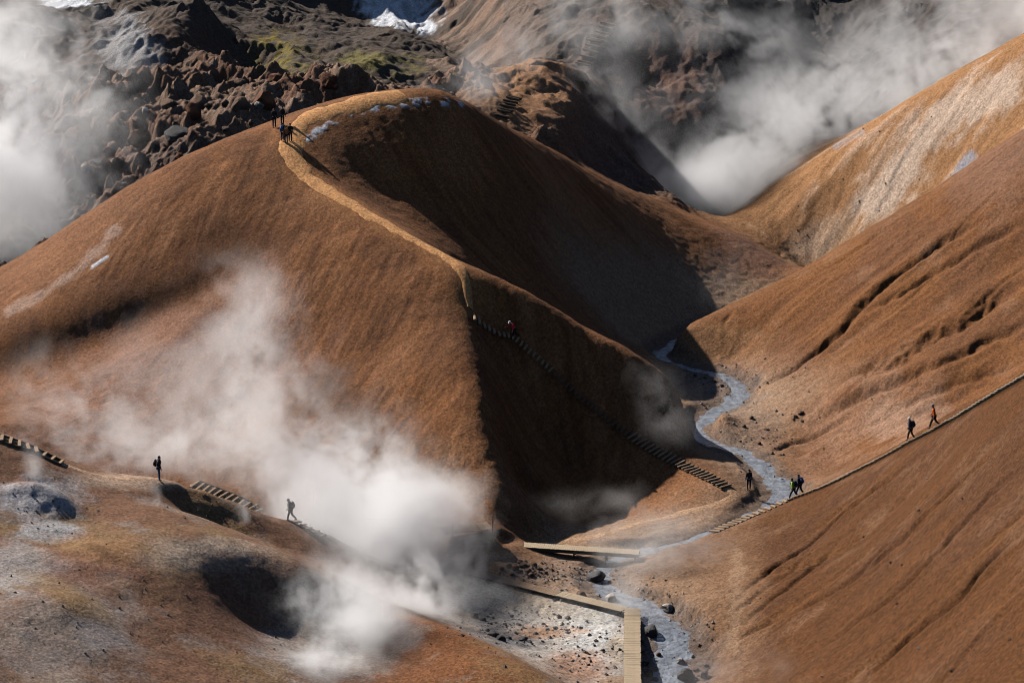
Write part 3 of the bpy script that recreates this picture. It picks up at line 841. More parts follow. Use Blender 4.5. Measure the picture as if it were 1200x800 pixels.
STAIR_L2 = ground_line([(-8,512),(20,520),(50,532),(72,543)], 0.25)
log_steps('board steps with side rails at the high end of the clay slope', STAIR_L2, 1.15, 0.55, lambda u: 'mid', (0.22, 0.1), 'old', name='board_steps', lift=0.1)
STAIR_F = ground_line([(588,138),(593,130),(598,122),(603,117)], 0.25)
log_steps('short dark log steps on the orange mound behind the summit', STAIR_F, 1.6, 0.75, lambda u: 'old', (0.25, 0.3), lift=0.12)
STAIR_G = ground_line([(683,78),(692,62),(700,48),(712,30)], 0.25)
log_steps('log steps high on the dark mountainside half hidden in steam', STAIR_G, 2.0, 1.0, lambda u: 'mid', (0.25, 0.3), lift=0.15)

def deck(root, o0, A, B, width, kind, pw=0.15, thick=0.05, beam=0.16, posts=None):
    A = Vector(A); B = Vector(B); v = B - A; n = max(1, int(v.length / (pw + 0.012)))
    side = Vector((0, 0, 1)).cross(v).normalized()
    for k in range(n):
        p = A + v * ((k + 0.5) / n)
        q = p + Vector((0, 0, random.uniform(-0.006, 0.006))) + side * random.uniform(-0.02, 0.02)
        piece('plank', random.choice(BOARD[kind]), root, o0, side, (0, 0, 1), (width * random.uniform(0.97, 1.03), v.length / n * 0.93, thick), q)
    for s in (-1, 1):
        piece('bearer', BOARD['old'][0], root, o0, v, (0, 0, 1), (v.length, 0.1, beam), (A + B) / 2 + side * s * width * 0.4 - Vector((0, 0, thick / 2 + beam / 2 + 0.012)))
    for f in (posts or []):
        for s in (-1, 1):
            p = A + v * f + side * s * width * 0.44
            g = gz(p.x, p.y) - 0.3; top = p.z - thick / 2 - 0.015
            if top - g > 0.1:
                piece('post', BOARD['old'][1], root, o0, (0, 0, 1), (0, 1, 0), (top - g, 0.12, 0.12), (p.x, p.y, (top + g) / 2))
# boardwalk across the hot spring flat
h = BW
lift = [0.0] * 4
Q = [Vector((p[0], p[1], p[2] + e)) for p, e in zip(h, lift)]
root = empty('boardwalk', (Q[0].x, Q[0].y, gz(Q[0].x, Q[0].y))); tag(root, 'pale plank boardwalk with a corner beside the lower stream', 'boardwalk')
o0 = root.location
d01 = (Q[1] - Q[0]).normalized()
deck(root, o0, Q[0], Q[1] + d01 * 0.55, 1.12, 'new', posts=[0.05, 0.3, 0.55, 0.8])
d12 = (Q[2] - Q[1]).normalized()
deck(root, o0, Q[1] + d12 * 0.62, Q[2], 1.05, 'new', posts=[0.05, 0.35, 0.65, 0.95])
r2 = empty('boardwalk', (Q[2].x, Q[2].y, gz(Q[2].x, Q[2].y))); tag(r2, 'older plank boardwalk leading off into the steam', 'boardwalk')
deck(r2, r2.location, Q[2] + (Q[3] - Q[2]).normalized() * 0.1 - Vector((0, 0, 0.06)), Q[3], 1.0, 'mid', posts=[0.1, 0.4, 0.7])
# footbridge
h = FB
zb = 0.5 * (h[0][2] + h[1][2]) + 0.4
A = Vector(at_height(612, 638, zb + 0.1)); B = Vector(at_height(749, 647, zb - 0.1))
rb = empty('footbridge', (A.x, A.y, h[0][2])); tag(rb, 'flat plank footbridge over the stream below the shaded hill', 'bridge')
deck(rb, rb.location, A, B, 1.1, 'new', beam=0.24, posts=[0.03, 0.45, 0.72, 0.97])

# old timber crib beside the path
h = hits([(522,652),(578,650)])
A = Vector(h[0]); B = Vector(h[1]); B.y = A.y + 1.2; A.z = gz(A.x, A.y); B.z = gz(B.x, B.y)
rc = empty('timber_crib', (B.x, B.y, B.z)); tag(rc, 'dark timber crib wall with two poles standing in the steam', 'retaining wall')
v = B - A; v.z = 0; side = Vector((0, 0, 1)).cross(v).normalized()
base = min(A.z, B.z) - 0.1
for k in range(7):
    z = base + 0.13 + 0.24 * k
    piece('plank', random.choice(BOARD['old']), rc, rc.location, v + Vector((0, 0, v.length * 0.08)), (0, 0, 1), (v.length * (1 - 0.03 * k), 0.09, 0.22), (A + B) / 2 * 1 + Vector((0, 0, z - (A.z + B.z) / 2)) + side * 0.0)
for k in range(6):
    z = base + 0.13 + 0.24 * k
    piece('plank', random.choice(BOARD['old']), rc, rc.location, side, (0, 0, 1), (1.6, 0.09, 0.22), (B.x + side.x * 0.75, B.y + side.y * 0.75, z))
for k in range(8):
    piece('cap_board', random.choice(BOARD['mid']), rc, rc.location, side, (0, 0, 1), (1.7, v.length / 8 * 0.95, 0.06), A + v * ((k + 0.5) / 8) + side * 0.75 + Vector((0, 0, base + 1.86 - A.z)))
for f, hh in ((0.14, 2.6), (0.97, 2.9)):
    p = A + v * f - side * 0.12
    piece('pole', LOGS['old'][0], rc, rc.location, (0.02, 0, 1), (0, 1, 0), (hh, 0.11, 0.11), (p.x, p.y, base + hh / 2))

# ------------------------------------------------------------------ stones
ROCK_BROWN = mat('brown_rock', (0.16, 0.098, 0.066), 0.95, 0.15, 0.4, 1.6, 0.06, 5)
ROCK_DARK = mat('dark_rock', (0.055, 0.05, 0.048), 0.8, 0.3, 0.4, 1.6, 0.06, 5)
ROCK_PALE = mat('pale_rock', (0.36, 0.31, 0.27), 0.95, 0.15, 0.35, 1.6, 0.06, 5)
ROCK_RUST = mat('rust_rock', (0.17, 0.075, 0.04), 0.95, 0.15, 0.4, 1.6, 0.06, 5)
def rock_mesh(seed, m):
    rnd = random.Random(seed); bm = bmesh.new(); bmesh.ops.create_icosphere(bm, subdivisions=3, radius=0.5)
    cuts = [(Vector((rnd.gauss(0, 1), rnd.gauss(0, 1), rnd.gauss(0, 0.7))).normalized(), rnd.uniform(0.26, 0.42)) for _ in range(11)]
    co = np.array([v.co[:] for v in bm.verts])
    nz = vnoise3(co[:, 0] * 4 + seed * 3.1, co[:, 1] * 4, co[:, 2] * 4, seed) - 0.5
    for v, q in zip(bm.verts, nz):
        for n, d in cuts:
            e = v.co.dot(n) - d
            if e > 0: v.co -= n * e * 0.9
        v.co *= 1 + 0.22 * float(q)
    me = bpy.data.meshes.new('rock'); bm.to_mesh(me); bm.free()
    me.polygons.foreach_set('use_smooth', [False] * len(me.polygons)); me.materials.append(m)
    return me
ROCKS = {k: [rock_mesh(10 * i + s, m) for i in range(4)] for s, (k, m) in enumerate((('brown', ROCK_BROWN), ('dark', ROCK_DARK), ('pale', ROCK_PALE), ('rust', ROCK_RUST)))}
def boulder(p, size, kind, label, group, sink=0.3):
    o = bpy.data.objects.new('boulder', random.choice(ROCKS[kind])); col.objects.link(o)
    s = (size * random.uniform(0.85, 1.2), size * random.uniform(0.8, 1.1), size * random.uniform(0.6, 0.85))
    o.scale = s; o.rotation_euler = (random.uniform(-0.3, 0.3), random.uniform(-0.3, 0.3), random.uniform(0, 6.28))
    o.location = (p[0], p[1], gz(p[0], p[1]) + s[2] * (0.5 - sink))
    return tag(o, label, 'boulder', group)
for (px, py, sz, kd, lb) in [
    (698, 681, 1.7, 'dark', 'large dark wet boulder standing in the stream below the footbridge'),
    (681, 699, 0.9, 'brown', 'brown boulder touching the edge of the boardwalk near the stream'),
    (716, 704, 1.1, 'pale', 'pale boulder between the boardwalk corner and the stream'),
    (783, 716, 1.2, 'pale', 'pale rough boulder on the stream bank by the boardwalk corner'),
    (762, 742, 1.3, 'dark', 'dark boulder tucked beside the boardwalk on the stream edge'),
    (805, 795, 1.3, 'dark', 'dark boulder where the stream leaves under the brown slope'),
    (798, 777, 0.7, 'pale', 'small pale boulder in the widest water of the stream')]:
    boulder(hits([(px, py)])[0], sz, kd, lb, None, 0.3)
for px, py, sz in [(596,664,.55),(604,667,.7),(613,664,.8),(618,670,.6),(626,663,.5),(609,659,.5),(622,675,.55),(588,667,.45),(633,667,.45),(600,673,.4),(640,672,.35)]:
    boulder(hits([(px, py)])[0], sz, 'brown', 'brown stone in the loose heap beside the footbridge', 'stones heaped beside the footbridge')
for px, py, sz in [(757,778,.6),(760,790,.7),(752,765,.5),(768,797,.6),(825,792,.7),(815,785,.5),(828,780,.4),(772,768,.45),(750,752,.5),(812,770,.4)]:
    boulder(hits([(px, py)])[0], sz, random.choice(('dark', 'brown')), 'stone lying along the bank of the lower stream', 'stones along the lower stream')
for px, py, sz in [(556,722,.7),(566,726,.6),(577,745,.9),(586,749,.8),(596,748,.6),(612,749,.7),(620,752,.5),(571,739,.5),(540,712,.6),(628,742,.4),(650,735,.4),(600,722,.4),(665,724,.45),(655,722,.5)]:
    boulder(hits([(px, py)])[0], sz, 'dark', 'dark crusted stone on the pale hot spring flat', 'dark stones on the hot spring flat', 0.45)
for px, py, sz in [(845,452,.5),(838,447,.4),(852,446,.4),(826,443,.45),(815,440,.4),(880,490,.5),(905,532,.4),(938,485,.6),(932,489,.5),(940,493,.4),(872,500,.4),(890,520,.4)]:
    boulder(hits([(px, py)])[0], sz, 'brown', 'small stone on the gravel banks of the winding stream', 'stones on the upper stream banks')
n = 0
while n < 48:
    px, py = random.uniform(20, 440), random.uniform(95, 290)
    if py > 300 - px * 0.47 or (px > 330 and py > 118): continue
    p = hits([(px, py)])[0]
    if not (238 < p[1] < 300): continue
    n += 1
    kd = random.choices(('brown', 'dark', 'rust', 'pale'), (6, 1.5, 4, 0.5))[0]
    lb = {'brown': 'brown boulder', 'dark': 'blackish boulder', 'rust': 'rusty red boulder', 'pale': 'pale grey boulder'}[kd] + ' among the crags of the rocky gully behind the hill'
    sz = random.choice((0.7, 0.9, 1.2, 1.6, 2.4, 3.2)); sw = 'small' if sz < 1 else ('middling' if sz < 1.9 else 'big')
    boulder(p, sz, kd, sw + ' ' + lb, sw + ' ' + kd + ' boulders in the rocky gully', 0.4)
# gravel and grit nobody could count
def gravel(name, label, spots, count, smin, smax, mats):
    verts, faces, mi = [], [], []
    base = [np.array(v, float) for v in ((1, 0, 0), (-1, 0, 0), (0, 1, 0), (0, -1, 0), (0, 0, 1), (0, 0, -1))]
    fc = [(0, 2, 4), (2, 1, 4), (1, 3, 4), (3, 0, 4), (2, 0, 5), (1, 2, 5), (3, 1, 5), (0, 3, 5)]
    tot = sum(s[4] for s in spots)
    for (cx_, cy_, rx, ry, wt) in spots:
        c = int(count * wt / tot)
        q = RNG.normal(0, 0.5, (c, 2)) * np.array((rx, ry)) + np.array((cx_, cy_))
        hp = hits(q)
        for p in hp:
            s = smin * (smax / smin) ** (RNG.random() ** 2.2)
            k = len(verts)
            p = (p[0], p[1], gz(p[0], p[1]) + 0.15 * s)
            for b in base:
                verts.append(np.array(p) + (b * s * RNG.uniform(0.35, 0.65) + RNG.normal(0, 0.1 * s, 3)) * np.array((1, 1, 0.7)))
            faces += [tuple(k + i for i in f) for f in fc]
            mi += [int(RNG.integers(len(mats)))] * 8
    me = bpy.data.meshes.new(name); me.from_pydata([tuple(v) for v in verts], [], faces)
    for m in mats: me.materials.append(m)
    me.polygons.foreach_set('material_index', mi); me.update()
    o = bpy.data.objects.new(name, me); col.objects.link(o); tag(o, label, 'gravel', kind='stuff')
gravel('gravel', 'loose gravel along the stream and hot spring flat', [(640,675,70,18,5),(600,735,90,30,5),(790,760,50,60,4),(690,760,60,40,3),(850,455,60,40,3),(900,520,60,50,2),(740,690,70,30,2)], 1500, 0.08, 0.32, [ROCK_BROWN, ROCK_PALE, ROCK_DARK])
gravel('gravel', 'scattered small stones on the mottled clay slope', [(100,720,180,100,5),(260,600,60,20,3),(60,600,80,40,2),(250,760,120,60,2)], 260, 0.07, 0.24, [ROCK_BROWN, ROCK_DARK])
gravel('gravel', 'scattered small stones on the brown hillsides', [(1060,680,220,150,4),(1060,170,140,90,5),(960,290,60,30,2),(940,470,120,60,2)], 220, 0.08, 0.3, [ROCK_BROWN, ROCK_DARK])

# ------------------------------------------------------------------ people
SKIN = mat('skin', (0.45, 0.27, 0.19), 0.55, 0.4, 0.08, 20)
def cloth(name, c):
    m = mat(name, c, 0.8, 0.3, 0.12, 14, 0.006, 30); b = m.node_tree.nodes['Principled BSDF']
    b.inputs['Sheen Weight'].default_value = 0.6; b.inputs['Sheen Roughness'].default_value = 0.5; b.inputs['Sheen Tint'].default_value = (*[min(1.0, v * 1.3 + 0.01) for v in c], 1)
    return m
CL = {'black': cloth('black_cloth', (0.012, 0.012, 0.014)), 'navy': cloth('navy_cloth', (0.018, 0.026, 0.05)), 'jeans': cloth('blue_denim', (0.035, 0.06, 0.12)),
      'red': cloth('red_cloth', (0.9, 0.05, 0.06)), 'orange': cloth('orange_cloth', (0.95, 0.16, 0.02)), 'green': cloth('lime_cloth', (0.55, 0.75, 0.05)),
      'grey': cloth('grey_cloth', (0.16, 0.16, 0.17)), 'white': cloth('white_cloth', (0.8, 0.78, 0.76)), 'brown': cloth('brown_cloth', (0.045, 0.03, 0.022)),
      'blue': cloth('blue_cloth', (0.05, 0.11, 0.25)), 'rust': cloth('rust_cloth', (0.42, 0.13, 0.03)), 'stone': cloth('stone_cloth', (0.24, 0.21, 0.18)), 'boot': cloth('boot_leather', (0.02, 0.015, 0.012)),
      'hair': cloth('dark_hair', (0.02, 0.014, 0.01))}
def skin_obj(name, parent, verts, edges, radii, m, root=0, sub=1):
    me = bpy.data.meshes.new(name); me.from_pydata([tuple(v) for v in verts], edges, [])
    o = bpy.data.objects.new(name, me); col.objects.link(o)
    md = o.modifiers.new('skin', 'SKIN'); md.use_smooth_shade = True
    if not me.skin_vertices:
        with bpy.context.temp_override(object=o, active_object=o):
            bpy.ops.mesh.customdata_skin_add()
    for i, r in enumerate(radii):
        sv = me.skin_vertices[0].data[i]; sv.radius = r if isinstance(r, tuple) else (r, r); sv.use_root = (i == root)
    s = o.modifiers.new('smooth', 'SUBSURF'); s.levels = sub; s.render_levels = sub
    me.materials.append(m); o.parent = parent
    return o
def ball(name, parent, m, loc, size, cut=None, rot=None, seg=12):
    bm = bmesh.new(); bmesh.ops.create_uvsphere(bm, u_segments=seg, v_segments=8, radius=1.0)
    if cut is not None:
        bmesh.ops.delete(bm, geom=[v for v in bm.verts if v.co.z < cut], context='VERTS')
    for v in bm.verts: v.co = Vector((v.co.x * size[0], v.co.y * size[1], v.co.z * size[2]))
    if rot is not None: bmesh.ops.rotate(bm, verts=list(bm.verts), matrix=rot)
    for f in bm.faces: f.smooth = True
    me = bpy.data.meshes.new(name); bm.to_mesh(me); bm.free(); me.materials.append(m)
    o = bpy.data.objects.new(name, me); col.objects.link(o); o.parent = parent; o.location = loc
    return o
def person(px, py, yaw, label, jacket, trousers, head='hair', pack=None, stride=0.0, lean=0.05, height=1.75, arms=0.1, bend=0.0, waist=None, pole=False, group=None):
    p = hits([(px, py)])[0]
    root = empty('person', (p[0], p[1], gz(p[0], p[1]) - 0.01), yaw); tag(root, label, 'person', group)
    k = height / 1.75
    pel = Vector((0, 0, 0.95))
    if bend: pel.z -= 0.06 * bend
    Rt = Matrix.Rotation(-(lean + bend), 3, 'X')          # forward is +Y
    def up(x, y, z): return pel + Rt @ (Vector((x, y, z)) - Vector((0, 0, 0.95)))
    J = {'pelvis': pel, 'waist': up(0, 0, 1.10), 'chest': up(0, 0.01, 1.34), 'neck': up(0, 0.01, 1.49), 'head0': up(0, 0.03, 1.56), 'head1': up(0, 0.04, 1.64), 'head2': up(0, 0.03, 1.72)}
    for s, n in ((-1, 'L'), (1, 'R')):
        sh = up(s * 0.185, 0, 1.42); J['sh' + n] = sh
        sw = arms * (1 if s > 0 else -1) * (1 if stride else 0.2) * 2.0 + bend * 0.5
        A = Matrix.Rotation(sw, 3, 'X'); B = Matrix.Rotation(sw + 0.25 + arms, 3, 'X')
        J['el' + n] = sh + A @ Vector((s * 0.06, 0, -0.29)); J['wr' + n] = J['el' + n] + B @ Vector((s * 0.01, 0, -0.25))
        J['ha' + n] = J['wr' + n] + B @ Vector((0, 0, -0.07)); J['hd' + n] = B
        st = stride * (-s)
        hp = pel + Vector((s * 0.095, 0, -0.03)); J['hp' + n] = hp
        T = Matrix.Rotation(st, 3, 'X'); back = max(0.0, -st)
        S = Matrix.Rotation(st - 0.15 - 1.1 * back - bend * 0.3, 3, 'X') if stride else Matrix.Rotation(-0.02, 3, 'X')
        J['kn' + n] = hp + T @ Vector((s * 0.01, 0.015, -0.43)); J['an' + n] = J['kn' + n] + S @ Vector((0, 0, -0.42))
    low = min(J['anL'].z, J['anR'].z) - 0.085
    for q in J:
        if isinstance(J[q], Vector): J[q] = (J[q] - Vector((0, 0, low))) * k
    # body: one continuous skin with fingers, nose and ears
    V, E, Rd, ix = [], [], [], {}
    def add(n, co, r, par=None):
        ix[n] = len(V); V.append(co); Rd.append(tuple(c * k for c in r) if isinstance(r, tuple) else r * k)
        if par is not None: E.append((ix[par], ix[n]))
    add('pelvis', J['pelvis'], (0.15, 0.11)); add('waist', J['waist'], (0.13, 0.095), 'pelvis'); add('chest', J['chest'], (0.155, 0.105), 'waist'); add('neck', J['neck'], 0.055, 'chest')
    add('head0', J['head0'], (0.07, 0.085), 'neck'); add('head1', J['head1'], (0.078, 0.098), 'head0'); add('head2', J['head2'], (0.06, 0.075), 'head1')
    hz = (J['head1'] - J['head0']).normalized(); hf = Vector((1, 0, 0)).cross(hz) * -1
    add('nose', J['head0'] * 0.5 + J['head1'] * 0.5 + hf * 0.118 * k, 0.012, 'head0')
    for s, n in ((-1, 'L'), (1, 'R')):
        add('ear' + n, (J['head0'] + J['head1']) / 2 + Vector((s * 0.092 * k, 0, 0)), 0.014, 'head0')
        add('sh' + n, J['sh' + n], 0.055, 'chest'); add('el' + n, J['el' + n], 0.042, 'sh' + n); add('wr' + n, J['wr' + n], 0.028, 'el' + n); add('ha' + n, J['ha' + n], (0.034, 0.02), 'wr' + n)
        B = J['hd' + n]
        for f, (fx, fl) in enumerate(((-0.026, 0.075), (-0.009, 0.085), (0.009, 0.08), (0.026, 0.062))):
            a = J['ha' + n] + B @ Vector((0, fx, -0.03)) * k; b = a + B @ Vector((-s * 0.02, fx * 0.4, -fl)) * k
            add('f%d%s' % (f, n), a, 0.009, 'ha' + n); add('g%d%s' % (f, n), b, 0.008, 'f%d%s' % (f, n))
        a = J['wr' + n] + B @ Vector((-s * 0.01, 0.035, -0.04)) * k
        add('t' + n, a, 0.011, 'wr' + n); add('u' + n, a + B @ Vector((-s * 0.015, 0.025, -0.05)) * k, 0.009, 't' + n)
        add('hp' + n, J['hp' + n], 0.085, 'pelvis'); add('kn' + n, J['kn' + n], 0.052, 'hp' + n); add('an' + n, J['an' + n], 0.036, 'kn' + n)
        add('to' + n, J['an' + n] + Vector((s * 0.012, 0.15, -0.045)) * k, (0.04, 0.03), 'an' + n)
    skin_obj('body', root, V, E, Rd, SKIN)
    # jacket
    V, E, Rd, ix = [], [], [], {}
    add('a', J['pelvis'] * 0.75 + J['waist'] * 0.25 - Vector((0, 0, 0.05)), (0.185, 0.14)); add('b', J['waist'], (0.165, 0.13), 'a'); add('c', J['chest'], (0.185, 0.135), 'b'); add('d', J['neck'], (0.085, 0.085), 'c')
    for n in 'LR':
        add('sh' + n, J['sh' + n], 0.078, 'c'); add('el' + n, J['el' + n], 0.06, 'sh' + n); add('wr' + n, J['wr' + n] * 0.9 + J['el' + n] * 0.1, 0.045, 'el' + n)
    skin_obj('jacket', root, V, E, Rd, CL[jacket])
    if waist:
        V, E, Rd, ix = [], [], [], {}
        add('a', J['pelvis'] - Vector((0, 0, 0.14)), (0.205, 0.155)); add('b', J['waist'], (0.19, 0.15), 'a')
        skin_obj('tied_jacket', root, V, E, Rd, CL[waist])
    # trousers
    V, E, Rd, ix = [], [], [], {}
    add('a', J['pelvis'] + Vector((0, 0, 0.05)), (0.17, 0.125))
    for n in 'LR':
        add('hp' + n, J['hp' + n], 0.11, 'a'); add('kn' + n, J['kn' + n], 0.078, 'hp' + n); add('an' + n, J['an' + n] + Vector((0, 0, 0.03)), 0.062, 'kn' + n)
    skin_obj('trousers', root, V, E, Rd, CL[trousers])
    for s, n in ((-1, 'L'), (1, 'R')):
        V, E, Rd, ix = [], [], [], {}
        add('a', J['an' + n] + Vector((0, 0, 0.03)), 0.055); add('b', J['an' + n] + Vector((0, 0.0, -0.03)), (0.05, 0.055), 'a'); add('c', J['an' + n] + Vector((s * 0.01, 0.16 * k, -0.045)), (0.05, 0.04), 'b')
        skin_obj('boot', root, V, E, Rd, CL['boot'])
    Rm = Matrix.Rotation(-(lean + bend), 4, 'X')
    if head == 'hair':
        ball('hair', root, CL['hair'], J['head1'] + Rm @ Vector((0, -0.02, 0.015)) * k, (0.098 * k, 0.112 * k, 0.118 * k), -0.25, Rm @ Matrix.Rotation(0.5, 4, 'X'))
    else:
        hat = ball('hat', root, CL[head], J['head1'] + Rm @ Vector((0, -0.005, 0.02)) * k, (0.1 * k, 0.115 * k, 0.115 * k), -0.05, Rm)
        ball('brim', hat, CL[head], Rm @ Vector((0, 0.09, 0.0)) * k, (0.07 * k, 0.07 * k, 0.012 * k), None, Rm)
    if pack:
        c = up(0, -0.235, 1.27) - Vector((0, 0, low)); c = c * k
        bm = bmesh.new(); bmesh.ops.create_cube(bm, size=1.0)
        for v in bm.verts:
            t = 0.86 if v.co.z > 0 else 1.0
            v.co = Vector((v.co.x * 0.32 * t, v.co.y * 0.22 * t, v.co.z * 0.5)) * k
        bmesh.ops.bevel(bm, geom=list(bm.edges), offset=0.06 * k, segments=3, affect='EDGES')
        bmesh.ops.rotate(bm, verts=list(bm.verts), matrix=Rm.to_3x3())
        for f in bm.faces: f.smooth = True
        me = bpy.data.meshes.new('backpack'); bm.to_mesh(me); bm.free(); me.materials.append(CL[pack])
        o = bpy.data.objects.new('backpack', me); col.objects.link(o); o.parent = root; o.location = c
        ball('pocket', o, CL[pack], Rm @ Vector((0, -0.11, -0.06)) * k, (0.115 * k, 0.05 * k, 0.13 * k), None, Rm)
        for s, n in ((-1, 'L'), (1, 'R')):
            V, E, Rd, ix = [], [], [], {}
            off = lambda x, y, z: (up(x, y, z) - Vector((0, 0, low))) * k
            add('a', off(s * 0.11, -0.16, 1.47), 0.022); add('b', off(s * 0.12, 0.02, 1.53), 0.022, 'a'); add('c', off(s * 0.12, 0.155, 1.38), 0.022, 'b'); add('d', off(s * 0.13, 0.12, 1.18), 0.022, 'c')
            skin_obj('strap', root, V, E, Rd, CL[pack])
    return root
W_ = -math.pi / 2          # yaw 0 faces away (+Y); W_ faces right (+X); pi/2 faces left
person(321.5, 149.5, 0.3, 'person in long black coat standing apart on the hilltop edge', 'black', 'black')
person(331, 147, -0.3, 'person in black with dark cap standing behind the three on the hilltop', 'black', 'black', 'black')
person(331.5, 166.5, -0.4, 'person in navy with blue backpack in the hilltop group', 'navy', 'navy', 'hair', 'blue')
person(335.5, 169, 0.5, 'person in rust orange top in the hilltop group', 'rust', 'navy', 'hair', height=1.65)
person(340.3, 167, 0.2, 'person in black jacket and trousers beside the one in orange top', 'black', 'brown', 'hair')
person(603, 397.5, 1.9, 'hiker in red jacket and pale hat bending up the dark log steps', 'red', 'black', 'white', stride=0.35, bend=0.55, arms=0.25)
person(186.5, 563, W_ + 0.2, 'man in black jacket and blue jeans with backpack standing on the clay crest', 'black', 'jeans', 'hair', 'black')
person(340.5, 611, math.pi / 2 - 0.1, 'hiker in grey with backpack coming up the board steps through steam', 'stone', 'grey', 'stone', 'grey', stride=0.3, lean=0.12)
person(877.5, 574.5, 0.3, 'person with black top and white jacket tied at the waist by the stream', 'black', 'navy', 'hair', waist='white')
person(929.5, 585, math.pi / 2 - 0.3, 'hiker in lime green jacket with navy backpack on the lower log steps', 'green', 'brown', 'hair', 'navy', stride=0.4, lean=0.18)
person(936.5, 581, math.pi / 2 - 0.5, 'hiker in navy just behind the one in lime green', 'navy', 'black', 'hair', 'blue', stride=0.3, lean=0.12)
person(1094, 502, math.pi / 2 - 0.2, 'hiker in bright orange jacket and grey cap on the log steps', 'orange', 'black', 'grey', stride=0.38, lean=0.1, height=1.85)
person(1066.5, 516, math.pi / 2 - 0.4, 'hiker with big navy backpack and white hat ahead of the one in orange', 'navy', 'black', 'white', 'navy', stride=0.25, lean=0.12)
# ------------------------------------------------------------------ steam: real volumes, one grid of density per plume
def steam_group():
    ng = bpy.data.node_groups.new('steam_grid', 'GeometryNodeTree')
    ng.interface.new_socket('Geometry', in_out='INPUT', socket_type='NodeSocketGeometry')
    for nm in ('Min', 'Max', 'Count'):
        ng.interface.new_socket(nm, in_out='INPUT', socket_type='NodeSocketVector')
    ng.interface.new_socket('Material', in_out='INPUT', socket_type='NodeSocketMaterial')
    ng.interface.new_socket('Geometry', in_out='OUTPUT', socket_type='NodeSocketGeometry')
    N, Lk = ng.nodes, ng.links.new
    gi = N.new('NodeGroupInput'); go = N.new('NodeGroupOutput')
    pos = N.new('GeometryNodeInputPosition')
    def vm(op, a, b):
        n = N.new('ShaderNodeVectorMath'); n.operation = op
        Lk(a, n.inputs[0])
        if isinstance(b, tuple): n.inputs[1].default_value = b
        else: Lk(b, n.inputs[1])
        return n.outputs[0]
    def mm(op, a, b):
        n = N.new('ShaderNodeMath'); n.operation = op
        Lk(a, n.inputs[0]); Lk(b, n.inputs[1])
        return n.outputs[0]
    rel = vm('DIVIDE', vm('SUBTRACT', pos.outputs[0], gi.outputs['Min']), vm('SUBTRACT', gi.outputs['Max'], gi.outputs['Min']))
    n1 = vm('SUBTRACT', gi.outputs['Count'], (1.0, 1.0, 1.0))
    fl = N.new('ShaderNodeVectorMath'); fl.operation = 'FLOOR'
    Lk(vm('ADD', vm('MULTIPLY', rel, n1), (0.5, 0.5, 0.5)), fl.inputs[0])
    si = N.new('ShaderNodeSeparateXYZ'); Lk(fl.outputs[0], si.inputs[0])
    sn = N.new('ShaderNodeSeparateXYZ'); Lk(gi.outputs['Count'], sn.inputs[0])
    idx = mm('ADD', si.outputs[0], mm('MULTIPLY', sn.outputs[0], mm('ADD', si.outputs[1], mm('MULTIPLY', sn.outputs[1], si.outputs[2]))))
    at = N.new('GeometryNodeInputNamedAttribute'); at.data_type = 'FLOAT'; at.inputs['Name'].default_value = 'steam'
    sm = N.new('GeometryNodeSampleIndex'); sm.data_type = 'FLOAT'; sm.domain = 'POINT'; sm.clamp = True
    Lk(gi.outputs['Geometry'], sm.inputs['Geometry']); Lk(at.outputs[0], sm.inputs['Value']); Lk(idx, sm.inputs['Index'])
    vc = N.new('GeometryNodeVolumeCube')
    Lk(sm.outputs[0], vc.inputs['Density'])
    Lk(gi.outputs['Min'], vc.inputs['Min']); Lk(gi.outputs['Max'], vc.inputs['Max'])
    sc3 = N.new('ShaderNodeSeparateXYZ'); Lk(gi.outputs['Count'], sc3.inputs[0])
    for k, nm in enumerate(('Resolution X', 'Resolution Y', 'Resolution Z')):
        Lk(sc3.outputs[k], vc.inputs[nm])
    mt = N.new('GeometryNodeSetMaterial'); Lk(vc.outputs[0], mt.inputs['Geometry']); Lk(gi.outputs['Material'], mt.inputs['Material'])
    Lk(mt.outputs[0], go.inputs[0])
    return ng
STEAM_NG = steam_group()
def steam_material():
    m = bpy.data.materials.new('steam'); m.use_nodes = True
    nt = m.node_tree; nt.nodes.clear()
    o = nt.nodes.new('ShaderNodeOutputMaterial'); v = nt.nodes.new('ShaderNodeVolumePrincipled')
    v.inputs['Color'].default_value = (1.0, 1.0, 1.0, 1); v.inputs['Density'].default_value = 1.0
    v.inputs['Anisotropy'].default_value = 0.5
    v.inputs['Density Attribute'].default_value = 'density'
    nt.links.new(v.outputs[0], o.inputs['Volume'])
    return m
STEAM_M = steam_material()

